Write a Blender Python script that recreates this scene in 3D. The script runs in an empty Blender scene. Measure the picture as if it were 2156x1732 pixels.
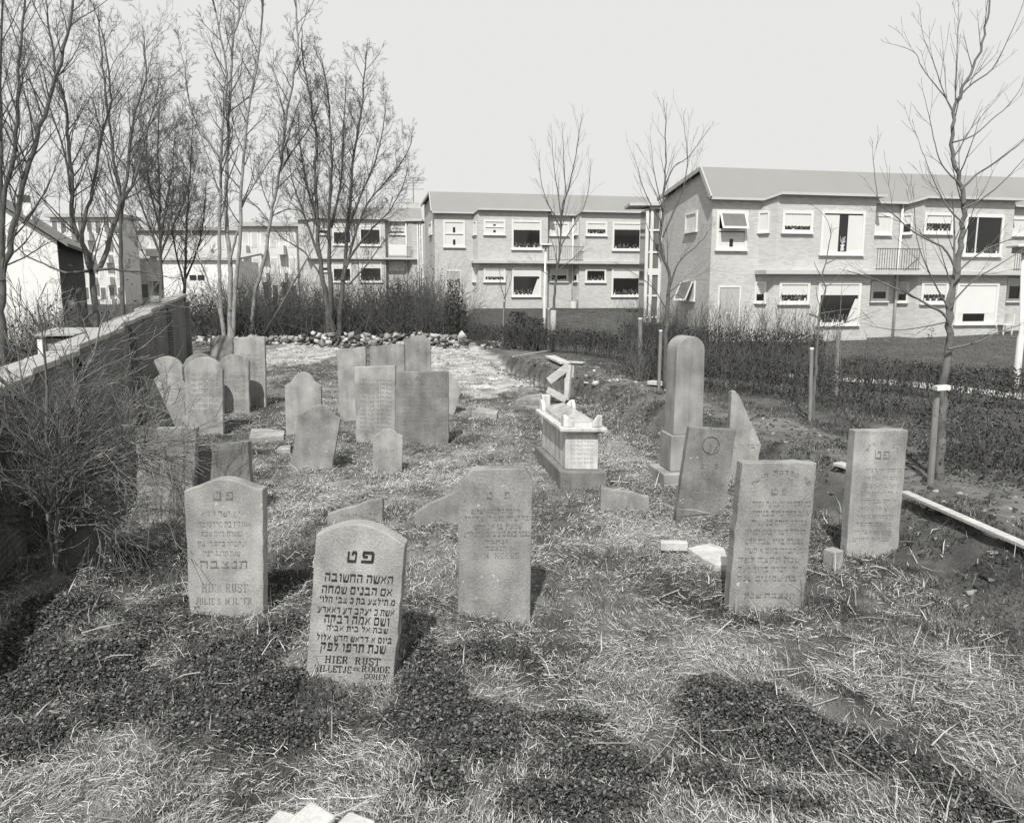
import bpy, math, random
import numpy as np
from mathutils import Vector, Matrix
R = math.radians
S = bpy.context.scene
COL = S.collection
rnd = random.Random(11)
nrg = np.random.default_rng(7)

# ---------------------------------------------------------------- camera, world, sun, exposure
CAM_H, TILT, FPX = 2.6, R(8.92), 1600.0
cd = bpy.data.cameras.new('camera')
cam = bpy.data.objects.new('camera', cd)
COL.objects.link(cam)
cam.location = (0, 0, CAM_H)
cam.rotation_euler = (math.pi / 2 - TILT, 0, 0)
cd.sensor_width = 36.0
cd.lens = 36.0 * FPX / 2156.0
cd.clip_start = 0.05
cd.clip_end = 3000
S.camera = cam

SUN_AZ, SUN_EL = R(10), R(51)          # sun behind the camera, to the left
world = bpy.data.worlds.new('World')
S.world = world
world.use_nodes = True
nt = world.node_tree
nt.nodes.clear()
sky = nt.nodes.new('ShaderNodeTexSky')
sky.sky_type = 'NISHITA'
sky.sun_disc = False
sky.sun_elevation = SUN_EL
sky.sun_rotation = math.pi + SUN_AZ
sky.air_density = 1.0
sky.dust_density = 1.2
bw = nt.nodes.new('ShaderNodeRGBToBW')
# black and white film; sky shaped bright low, darker overhead to cut fill light
mul = nt.nodes.new('ShaderNodeMath'); mul.operation = 'MULTIPLY'; mul.inputs[1].default_value = 1.55
addn = nt.nodes.new('ShaderNodeMath'); addn.operation = 'ADD'; addn.inputs[1].default_value = 0.1
tint = nt.nodes.new('ShaderNodeCombineColor')
m2 = nt.nodes.new('ShaderNodeMath'); m2.operation = 'MULTIPLY'; m2.inputs[1].default_value = 0.985
bg = nt.nodes.new('ShaderNodeBackground'); bg.inputs['Strength'].default_value = 0.115
wo = nt.nodes.new('ShaderNodeOutputWorld')
L = nt.links.new
pwn = nt.nodes.new('ShaderNodeMath'); pwn.operation = 'POWER'; pwn.inputs[1].default_value = 2.0
L(sky.outputs[0], bw.inputs[0]); L(bw.outputs[0], pwn.inputs[0]); L(pwn.outputs[0], mul.inputs[0]); L(mul.outputs[0], addn.inputs[0])
mn = nt.nodes.new('ShaderNodeMath'); mn.operation = 'MINIMUM'; mn.inputs[1].default_value = 7.0
L(addn.outputs[0], mn.inputs[0]); L(mn.outputs[0], m2.inputs[0])
L(mn.outputs[0], tint.inputs[0]); L(mn.outputs[0], tint.inputs[1]); L(m2.outputs[0], tint.inputs[2])
L(tint.outputs[0], bg.inputs['Color']); L(bg.outputs[0], wo.inputs[0])

sl = bpy.data.lights.new('sun', 'SUN')
sl.energy = 4.8
sl.angle = R(0.5)
sl.color = (1.0, 0.99, 0.965)
sun = bpy.data.objects.new('sun', sl)
COL.objects.link(sun)
SV = Vector((-math.sin(SUN_AZ) * math.cos(SUN_EL), -math.cos(SUN_AZ) * math.cos(SUN_EL), math.sin(SUN_EL)))
sun.rotation_euler = SV.to_track_quat('Z', 'Y').to_euler()
sun.location = (-10, -20, 30)
S.view_settings.view_transform = 'Standard'
S.view_settings.look = 'None'
S.view_settings.exposure = 0.0
S.view_settings.gamma = 1.0
S.render.engine = 'CYCLES'
S.cycles.max_bounces = 4
S.cycles.diffuse_bounces = 2
S.cycles.glossy_bounces = 2
S.cycles.transparent_max_bounces = 4

# ---------------------------------------------------------------- measuring helpers
CT, ST = math.cos(TILT), math.sin(TILT)
def ray(px, py):
    a = (px - 1078.0) / FPX; b = (866.0 - py) / FPX
    return Vector((a, CT + b * ST, -ST + b * CT))
CAMP = Vector((0, 0, CAM_H))
def at_y(px, py, y):
    d = ray(px, py); return CAMP + d * (y / d.y)
def plane_hit(px, py, p0, n):
    d = ray(px, py); return CAMP + d * ((p0 - CAMP).dot(n) / d.dot(n))

# ---------------------------------------------------------------- noise + terrain
_tab = np.random.default_rng(3).random((256, 256))
def vnoise(x, y, s):
    x = np.asarray(x, float) / s + 57.3; y = np.asarray(y, float) / s + 91.7
    xi = np.floor(x).astype(int); yi = np.floor(y).astype(int)
    fx = x - xi; fy = y - yi
    fx = fx * fx * (3 - 2 * fx); fy = fy * fy * (3 - 2 * fy)
    a = _tab[xi % 256, yi % 256]; b = _tab[(xi + 1) % 256, yi % 256]
    c = _tab[xi % 256, (yi + 1) % 256]; d = _tab[(xi + 1) % 256, (yi + 1) % 256]
    return (a * (1 - fx) + b * fx) * (1 - fy) + (c * (1 - fx) + d * fx) * fy
def sstep(a, b, x):
    t = np.clip((x - a) / (b - a), 0, 1); return t * t * (3 - 2 * t)
BANK_Y = np.array([-30, 2, 6.5, 8.5, 14.3, 18.5, 23, 30, 60])
BANK_X = np.array([5.2, 4.8, 4.5, 4.32, 2.9, 1.75, 0.25, -1.6, -3.0])
def bank_x(y): return np.interp(y, BANK_Y, BANK_X)
def wall_x(y): return -2.54 - 0.32 * np.asarray(y, float)
def G(x, y):
    x = np.asarray(x, float); y = np.asarray(y, float)
    left = 0.045 * np.clip(y - 12, 0, 27)
    right = 0.45 + 0.2 * sstep(8, 30, y) + 1.0 * sstep(31, 44, y + 0.15 * x)
    wdt = np.interp(y, [0, 6, 7.2, 9, 14, 18, 20, 24], [1.1, .8, .5, .5, 0.7, .4, .2, .2])
    k = sstep(-wdt, 0.05, x - bank_x(y))
    h = left * (1 - k) + right * k
    dd = x - bank_x(y)
    h = h - (1 - k) * .32 * np.exp(-((dd + .25) / .55) ** 2) * sstep(16.5, 18.5, y) * (1 - sstep(23, 25.5, y))
    h = h - .07 * np.exp(-((x + 1.04) ** 2 + (y - 4.72) ** 2) / .16)
    near = np.exp(-(y / 26.0) ** 2)
    rough = (vnoise(x, y, 0.9) - .5) * 0.11 + (vnoise(x, y, 0.33) - .5) * 0.08 + (vnoise(x, y, .15) - .5) * .03
    face = np.exp(-((x - bank_x(y) + wdt * .5) / 0.5) ** 2) * ((vnoise(x, y, 0.25) - .5) * 0.14 + (vnoise(x, y, .6) - .5) * .14)
    return h + near * (rough * (1 - .35 * k) + face)
def ground_hit(px, py):
    d = ray(px, py); t = 1.0
    lo, hi = None, None
    prev = 1.0
    while t < 200:
        p = CAMP + d * t
        if p.z < float(G(p.x, p.y)):
            lo, hi = prev, t; break
        prev = t; t *= 1.02
    if lo is None: return CAMP + d * 60
    for _ in range(18):
        m = (lo + hi) / 2; p = CAMP + d * m
        if p.z < float(G(p.x, p.y)): hi = m
        else: lo = m
    return CAMP + d * hi

# ---------------------------------------------------------------- materials
def tone(v): return (v, v * 0.992, v * 0.955, 1)
def mat(name, v, rough=.9, var=.25, scale=6, fine=60, bump=.2, spots=0, streak=0, attr=None, spec=.3, contrast=None, brick=None, wood=0):
    m = bpy.data.materials.new(name); m.use_nodes = True
    n = m.node_tree; b = n.nodes['Principled BSDF']
    b.inputs['Roughness'].default_value = rough
    b.inputs['Specular IOR Level'].default_value = spec
    lk = n.links.new
    def math_(op, a, c):
        q = n.nodes.new('ShaderNodeMath'); q.operation = op
        for i, z in enumerate((a, c)):
            if isinstance(z, (int, float)): q.inputs[i].default_value = z
            else: lk(z, q.inputs[i])
        return q.outputs[0]
    tc = n.nodes.new('ShaderNodeTexCoord'); co = tc.outputs['Object']
    def noise(sc, det=5, vec=co, dist=0):
        q = n.nodes.new('ShaderNodeTexNoise'); q.inputs['Scale'].default_value = sc; q.inputs['Detail'].default_value = det
        q.inputs['Distortion'].default_value = dist
        lk(vec, q.inputs['Vector']); return q.outputs['Fac']
    n1 = noise(scale); n2 = noise(fine, 3)
    f = math_('ADD', math_('MULTIPLY', math_('SUBTRACT', n1, .5), var * 3.0), math_('MULTIPLY', math_('SUBTRACT', n2, .5), var * 1.6))
    if streak:
        mp = n.nodes.new('ShaderNodeMapping'); mp.inputs['Scale'].default_value = (8, 8, 0.8); lk(co, mp.inputs['Vector'])
        f = math_('ADD', f, math_('MULTIPLY', math_('SUBTRACT', noise(1.0, 4, mp.outputs[0], .3), .5), streak * 3))
    if wood:
        mp = n.nodes.new('ShaderNodeMapping'); mp.inputs['Scale'].default_value = (3, 40, 40) if wood == 1 else (40, 40, 3); lk(co, mp.inputs['Vector'])
        f = math_('ADD', f, math_('MULTIPLY', math_('SUBTRACT', noise(1.0, 4, mp.outputs[0], .4), .5), .9))
    base = v
    if attr:
        an = n.nodes.new('ShaderNodeAttribute'); an.attribute_name = attr
        base = an.outputs['Fac']
    val = math_('MULTIPLY', base, math_('MAXIMUM', math_('ADD', f, 1.0), .15))
    if brick:
        uv = n.nodes.new('ShaderNodeUVMap')
        bt = n.nodes.new('ShaderNodeTexBrick')
        bt.inputs['Scale'].default_value = 1.0
        bt.inputs['Brick Width'].default_value = .22; bt.inputs['Row Height'].default_value = .066
        bt.inputs['Mortar Size'].default_value = brick[2] if len(brick) > 2 else .008
        bt.inputs['Bias'].default_value = -.2
        bt.inputs['Color1'].default_value = (brick[0],) * 3 + (1,); bt.inputs['Color2'].default_value = (brick[0] * .76,) * 3 + (1,)
        bt.inputs['Mortar'].default_value = (brick[1],) * 3 + (1,)
        lk(uv.outputs[0], bt.inputs['Vector'])
        val = math_('MULTIPLY', val, bt.outputs['Color'])
    if spots:
        vo = n.nodes.new('ShaderNodeTexVoronoi'); vo.inputs['Scale'].default_value = 16; lk(co, vo.inputs['Vector'])
        sp = math_('MULTIPLY', math_('LESS_THAN', vo.outputs['Distance'], math_('MULTIPLY', math_('MAXIMUM', math_('SUBTRACT', noise(5), .5), 0), 1.3)), spots)
        val = math_('ADD', val, math_('MULTIPLY', sp, .22))
    cc = n.nodes.new('ShaderNodeCombineColor')
    lk(val, cc.inputs[0]); lk(math_('MULTIPLY', val, .992), cc.inputs[1]); lk(math_('MULTIPLY', val, .955), cc.inputs[2])
    lk(cc.outputs[0], b.inputs['Base Color'])
    if bump:
        bp = n.nodes.new('ShaderNodeBump'); bp.inputs['Strength'].default_value = bump; bp.inputs['Distance'].default_value = .02
        lk(math_('ADD', math_('MULTIPLY', n1, .6), math_('MULTIPLY', n2, .4)), bp.inputs['Height']); lk(bp.outputs[0], b.inputs['Normal'])
    return m
M = {}
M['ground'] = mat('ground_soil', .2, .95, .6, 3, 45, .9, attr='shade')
M['blade'] = mat('plant_blades', .3, .8, .08, 2, 9, 0, attr='shade', spec=.2)
M['stone'] = mat('weathered_sandstone', .25, .9, .5, 3.5, 60, .6, spots=.8, streak=.26)
M['stone_light'] = mat('pale_sandstone', .31, .9, .48, 3.5, 70, .6, spots=.5, streak=.26)
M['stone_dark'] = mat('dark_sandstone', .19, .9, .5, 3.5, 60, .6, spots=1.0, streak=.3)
M['granite'] = mat('speckled_granite', .29, .9, .46, 3, 110, .4, streak=.24)
M['letter'] = mat('worn_letter', .15, .95, .7, 14, 60, 0)
M['letter_faint'] = mat('faint_letter', .205, .95, .7, 9, 60, 0)
M['letter_dark'] = mat('black_letter', .03, .9, .5, 20, 60, 0)
M['marble'] = mat('dirty_white_marble', .52, .75, .3, 4, 40, .2, streak=.5)
M['marble_old'] = mat('mossy_marble', .36, .8, .45, 9, 50, .2)
M['white_stone'] = mat('white_stone', .5, .85, .32, 6, 50, .3)
M['rubble'] = mat('rubble', .4, .9, .5, 3, 30, .3, attr='shade')
M['brick'] = mat('pale_brick', 1.0, .9, .10, .6, 20, 0, brick=(.54, .45))
M['old_brick'] = mat('old_dark_brick', 1.0, .95, .4, 1.2, 14, .2, brick=(.2, .12, .012), streak=.4)
M['coping'] = mat('sandstone_coping', .36, .9, .2, 4, 40, .3)
M['roof'] = mat('grey_roofing_felt', .255, .9, .05, .8, 60, .05, streak=0)
M['white'] = mat('white_paint', .70, .5, .04, 2, 20, 0)
M['slab'] = mat('pale_concrete', .5, .8, .08, 2, 30, .05)
M['curtain'] = mat('net_curtain', .64, .9, .04, 2, 20, 0)
M['blind'] = mat('window_blind', .66, .8, .03, 2, 20, 0)
M['pane'] = mat('dark_window_pane', .018, .06, .2, 1.5, 10, 0, spec=.5)
M['grey_pane'] = mat('grey_window_pane', .16, .1, .2, 1.5, 10, 0, spec=.5)
M['door'] = mat('grey_painted_door', .42, .6, .04, 2, 20, 0)
M['metal'] = mat('dark_metal', .08, .5, .2, 4, 30, 0)
M['plant'] = mat('dark_leaf', .05, .8, .3, 4, 30, 0)
M['dark_wood'] = mat('dark_boarding', .07, .9, .3, 3, 30, .1)
M['grey_wood'] = mat('weathered_wood', .36, .9, .12, 3, 40, .2, wood=1)
M['pale_wood'] = mat('pale_timber', .46, .9, .25, 3, 40, .2, wood=1)
M['post_wood'] = mat('wooden_stake', .22, .9, .15, 3, 40, .2, wood=2)
M['house_white'] = mat('whitewashed_wall', .78, .8, .05, 1, 20, .05)
M['tile'] = mat('dark_roof_tiles', .2, .9, .2, 2, 30, .1)
M['bark'] = mat('dark_bark', .11, .95, .35, 6, 40, .4, streak=.2)
M['bark_pale'] = mat('pale_birch_bark', .27, .9, .4, 5, 30, .3)
M['bush_twig'] = mat('bush_twigs', .2, .95, .6, 3, 20, 0)
M['bark_grey'] = mat('grey_bark', .14, .95, .35, 6, 40, .4)
M['twig'] = mat('dark_twigs', .11, .95, .2, 3, 20, 0)
M['twig_pale'] = mat('pale_twigs', .17, .9, .35, 3, 20, 0)
M['flat_white'] = mat('far_white_render', .6, .9, .05, .5, 8, 0)
M['far_roof'] = mat('far_roof', .42, .9, .05, .5, 8, 0)
M['lawn'] = mat('lawn', .06, .95, .3, 2, 40, .3)

# ---------------------------------------------------------------- object helpers
def tag(o, label=None, cat=None, group=None, kind=None):
    if label: o['label'] = label
    if cat: o['category'] = cat
    if group: o['group'] = group
    if kind: o['kind'] = kind
    return o
def empty(name, loc, label=None, cat=None, group=None):
    o = bpy.data.objects.new(name, None); COL.objects.link(o); o.location = loc
    o.empty_display_size = .2
    return tag(o, label, cat, group)
def link(name, me, m, parent=None):
    o = bpy.data.objects.new(name, me); COL.objects.link(o)
    if m is not None: me.materials.append(m)
    if parent is not None:
        o.parent = parent
        o.matrix_parent_inverse = Matrix.Translation(-Vector(parent.location)) if parent.parent is None else Matrix.Identity(4)
    return o
class MB:
    def __init__(s): s.v = []; s.f = []; s.uv = []
    def poly(s, pts, uv=None):
        i = len(s.v); s.v += [tuple(p) for p in pts]; s.f.append(tuple(range(i, i + len(pts))))
        s.uv += list(uv) if uv else [(p[0], p[2]) for p in pts]
    def frame_box(s, o, ex, ey, ez):
        o = Vector(o); c = [o, o + ex, o + ex + ey, o + ey]; t = [p + ez for p in c]
        s.poly([c[3], c[2], c[1], c[0]]); s.poly(t)
        for i in range(4):
            j = (i + 1) % 4; s.poly([c[i], c[j], t[j], t[i]])
    def box(s, x0, x1, y0, y1, z0, z1):
        s.frame_box((x0, y0, z0), Vector((x1 - x0, 0, 0)), Vector((0, y1 - y0, 0)), Vector((0, 0, z1 - z0)))
    def prism(s, pts, d):                       # pts ordered counter-clockwise seen from the front, d = push to the back
        pts = [Vector(p) for p in pts]; back = [p + d for p in pts]
        s.poly(pts); s.poly(back[::-1])
        for i in range(len(pts)):
            j = (i + 1) % len(pts); s.poly([pts[i], back[i], back[j], pts[j]])
    def beam(s, a, b, w, h, up=Vector((0, 0, 1))):
        a = Vector(a); b = Vector(b); d = (b - a); t = d.normalized()
        sx = t.cross(up);
        if sx.length < 1e-3: sx = Vector((1, 0, 0))
        sx.normalize(); uy = sx.cross(t)
        s.frame_box(a - sx * w / 2 - uy * h / 2, sx * w, uy * h, d)
    def tube(s, pts, rad, n=8, cap=True):
        pts = [Vector(p) for p in pts]; rings = []
        for i, p in enumerate(pts):
            t = (pts[min(i + 1, len(pts) - 1)] - pts[max(i - 1, 0)]).normalized()
            a = t.cross(Vector((.31, .95, .02)));
            if a.length < 1e-3: a = t.cross(Vector((1, 0, 0)))
            a.normalize(); b = t.cross(a)
            r = rad[i] if isinstance(rad, (list, tuple)) else rad
            rings.append([p + (a * math.cos(2 * math.pi * k / n) + b * math.sin(2 * math.pi * k / n)) * r for k in range(n)])
        for i in range(len(rings) - 1):
            for k in range(n):
                j = (k + 1) % n; s.poly([rings[i][k], rings[i][j], rings[i + 1][j], rings[i + 1][k]])
        if cap: s.poly(rings[-1]); s.poly(rings[0][::-1])
    def build(s, name, m, parent=None, smooth=False, bevel=0, org=None):
        me = bpy.data.meshes.new(name)
        V = s.v
        off = Vector(org) if org is not None else None
        if off is not None: V = [(p[0] - off.x, p[1] - off.y, p[2] - off.z) for p in V]
        me.from_pydata(V, [], s.f)
        ul = me.uv_layers.new(name='UVMap')
        ul.data.foreach_set('uv', np.array(s.uv, dtype=np.float32).ravel())
        if smooth: me.polygons.foreach_set('use_smooth', [True] * len(me.polygons))
        if smooth or bevel:
            import bmesh
            bm = bmesh.new(); bm.from_mesh(me); bmesh.ops.remove_doubles(bm, verts=bm.verts, dist=1e-4)
            bmesh.ops.recalc_face_normals(bm, faces=bm.faces)
            if bevel:
                ed = [e for e in bm.edges if len(e.link_faces) == 2 and e.calc_face_angle(0) > .5]
                bmesh.ops.bevel(bm, geom=ed, offset=bevel, segments=2, profile=.5, affect='EDGES', clamp_overlap=True)
            bm.to_mesh(me); bm.free()
        o = link(name, me, m, parent)
        if off is not None: o.location = off
        return o
def np_mesh(name, V, T, m, parent=None, shade=None, k=3, smooth=False):
    me = bpy.data.meshes.new(name)
    V = np.ascontiguousarray(V, np.float32).reshape(-1, 3); T = np.ascontiguousarray(T, np.int32).reshape(-1, k)
    me.vertices.add(len(V)); me.vertices.foreach_set('co', V.ravel())
    me.loops.add(T.size); me.loops.foreach_set('vertex_index', T.ravel())
    me.polygons.add(len(T)); me.polygons.foreach_set('loop_start', np.arange(0, T.size, k, dtype=np.int32))
    if smooth: me.polygons.foreach_set('use_smooth', np.ones(len(T), bool))
    if shade is not None:
        a = me.attributes.new('shade', 'FLOAT', 'POINT'); a.data.foreach_set('value', np.ascontiguousarray(shade, np.float32))
    me.update(calc_edges=True); me.validate()
    return link(name, me, m, parent)

class Tubes:
    """collects tapering branches (polylines with a radius at each point) and builds them as one mesh"""
    def __init__(s): s.g = {}
    def add(s, pts, rad, sides=3):
        s.g.setdefault((len(pts), sides), []).append([(p[0], p[1], p[2], r) for p, r in zip(pts, rad)])
    def build(s, name, m, parent=None):
        Vs, Fs, off = [], [], 0
        for (K, n), lst in s.g.items():
            A = np.array(lst); P = A[..., :3]; r = A[..., 3]
            T = np.gradient(P, axis=1); T /= np.linalg.norm(T, axis=2, keepdims=True) + 1e-9
            ref = np.where(np.abs(T[..., 1:2]) > .9, np.array([1., 0, 0]), np.array([.05, 1., .03]))
            a = np.cross(T, ref); a /= np.linalg.norm(a, axis=2, keepdims=True) + 1e-9
            b = np.cross(T, a)
            th = np.arange(n) * 2 * np.pi / n
            ring = P[:, :, None] + r[:, :, None, None] * (a[:, :, None] * np.cos(th)[:, None] + b[:, :, None] * np.sin(th)[:, None])
            N = len(lst)
            idx = np.arange(N * K * n).reshape(N, K, n) + off
            q = np.stack([idx[:, :-1], np.roll(idx, -1, 2)[:, :-1], np.roll(idx, -1, 2)[:, 1:], idx[:, 1:]], -1)
            Vs.append(ring.reshape(-1, 3)); Fs.append(q.reshape(-1, 4)); off += N * K * n
        return np_mesh(name, np.concatenate(Vs), np.concatenate(Fs), m, parent, k=4, smooth=True)
# ---------------------------------------------------------------- ground
def px_ellipse(cx, cy, rx, ry):
    c = ground_hit(cx, cy); n_ = ground_hit(cx, cy + ry); f_ = ground_hit(cx, cy - ry)
    return (c.x, c.y, rx * c.y / FPX, max(.1, (f_.y - n_.y) / 2))
def field(ells, x, y, wob=.55):
    x = np.asarray(x, float); y = np.asarray(y, float); out = np.full(x.shape, -9.0); wob = wob * 1.5
    for cx, cy, rx, ry in ells:
        out = np.maximum(out, 1 - np.sqrt(((x - cx) / rx) ** 2 + ((y - cy) / ry) ** 2))
    return out + wob * (vnoise(x, y, .45) - .5) + wob * .6 * (vnoise(x, y, .16) - .5)
LEAFY = [px_ellipse(*e) for e in [
    (120, 1420, 230, 95), (60, 1560, 150, 60), (300, 1480, 180, 80), (480, 1400, 160, 90), (590, 1330, 70, 55), (610, 1470, 160, 70),
    (560, 1540, 110, 45), (930, 1480, 100, 70), (1010, 1560, 120, 55), (930, 1660, 70, 40), (880, 1420, 40, 60),
    (1180, 1530, 130, 45), (1260, 1610, 180, 50), (1220, 1690, 170, 45), (1560, 1500, 120, 55), (1700, 1560, 220, 70),
    (1850, 1600, 150, 60), (1960, 1640, 120, 45), (1500, 1640, 90, 40), (1630, 1690, 150, 30), (2050, 1700, 110, 40),
    (1600, 1315, 110, 14), (1010, 1380, 90, 22), (200, 1290, 200, 60)]]
SHADOW_GRASS = [px_ellipse(*e) for e in [(1430, 1250, 110, 45), (1500, 1280, 70, 40), (1160, 1250, 50, 70), (610, 1180, 55, 90), (300, 1200, 130, 70), (880, 1300, 50, 60), (980, 925, 60, 18), (560, 870, 40, 20), (1280, 1180, 120, 30),
    (1000, 830, 100, 25), (1030, 1140, 60, 60), (1380, 1330, 60, 30), (1900, 1330, 150, 40), (1760, 1290, 80, 40)]]  # dark growth, and stone shadows put into the colour as darker grass
PALE = [px_ellipse(*e) for e in [(1010, 768, 135, 48), (1110, 803, 85, 20), (960, 738, 130, 14), (620, 745, 110, 26), (1040, 795, 110, 26)]]
STRAWY = [px_ellipse(*e) for e in [(1400, 1400, 260, 70), (1150, 1650, 90, 20), (350, 1660, 330, 55), (760, 1600, 150, 40),
    (1900, 1400, 250, 100), (1350, 1130, 150, 80), (640, 1060, 80, 90), (1250, 1480, 140, 40), (700, 1700, 300, 40), (330, 1270, 110, 34), (420, 1345, 70, 20), (300, 1330, 60, 20), (760, 1130, 120, 30), (1450, 1150, 120, 40), (900, 1000, 120, 40), (480, 985, 60, 40), (1300, 960, 70, 50), (2080, 1600, 90, 40)]]
LAWN_Z = 0.0
def shade_of(x, y):
    d = x - bank_x(y); wdt = np.interp(y, [0, 6, 7.2, 9, 14, 18, 20, 24], [1.1, .8, .5, .5, .7, .4, .25, .25])
    s = .15 + .14 * (vnoise(x, y, .5) - .5) + .12 * (vnoise(x, y, 1.7) - .5) + .14 * (vnoise(x, y, .17) - .5)
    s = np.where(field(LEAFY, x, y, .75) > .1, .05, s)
    s = s * (1 - .5 * sstep(0, .4, field(SHADOW_GRASS, x, y)))  # ground colour darkened here, painted stone shadows included
    s = s + .10 * sstep(0, .5, field(STRAWY, x, y))
    soil = .035 + .06 * vnoise(x, y, .35) + .05 * vnoise(x, y, .13)
    kb = sstep(-wdt - .1, -wdt * .7, d)
    s = s * (1 - kb) + soil * kb
    path = .075 + .07 * vnoise(x, y, .6) + .06 * vnoise(x, y, .14)
    kp = sstep(-.05, .3, d) * (1 - sstep(1.1, 1.6, d))
    s = s * (1 - kp) + path * kp
    lawn = .075 + .03 * vnoise(x, y, 1.2)
    kl = sstep(3.5, 5, d)
    s = s * (1 - kl) + lawn * kl
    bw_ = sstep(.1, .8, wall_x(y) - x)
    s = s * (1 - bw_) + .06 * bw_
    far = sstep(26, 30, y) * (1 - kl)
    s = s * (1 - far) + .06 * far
    kq = sstep(-.1, .25, field(PALE, x, y, .35)) * (1 - sstep(-wdt - .12, -wdt + .02, d))
    s = s * (1 - kq) + (.36 + .25 * (vnoise(x, y, .3) - .5) + .16 * (vnoise(x, y, .12) - .5)) * kq
    return np.clip(s, .02, .6)
gx = np.concatenate([[-900, -300, -120, -60, -35, -25], np.arange(-19, 22.01, .13), [25, 32, 45, 60, 120, 300, 900]])
gy = np.concatenate([[-60, -20, -8, -2, 0, 1], np.arange(1.8, 12, .10), np.arange(12, 34, .18), np.arange(34, 62, .8), [70, 90, 130, 250, 600, 1500]])
X, Y = np.meshgrid(gx, gy, indexing='ij')
Z = G(X, Y)
nx_, ny_ = X.shape
idx = np.arange(nx_ * ny_).reshape(nx_, ny_)
q = np.stack([idx[:-1, :-1], idx[1:, :-1], idx[1:, 1:], idx[:-1, 1:]], -1).reshape(-1, 4)
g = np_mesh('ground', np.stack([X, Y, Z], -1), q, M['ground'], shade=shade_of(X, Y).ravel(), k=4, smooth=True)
tag(g, 'rough churchyard ground of dry grass and dark soil rising to the houses', 'ground', kind='structure')

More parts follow.
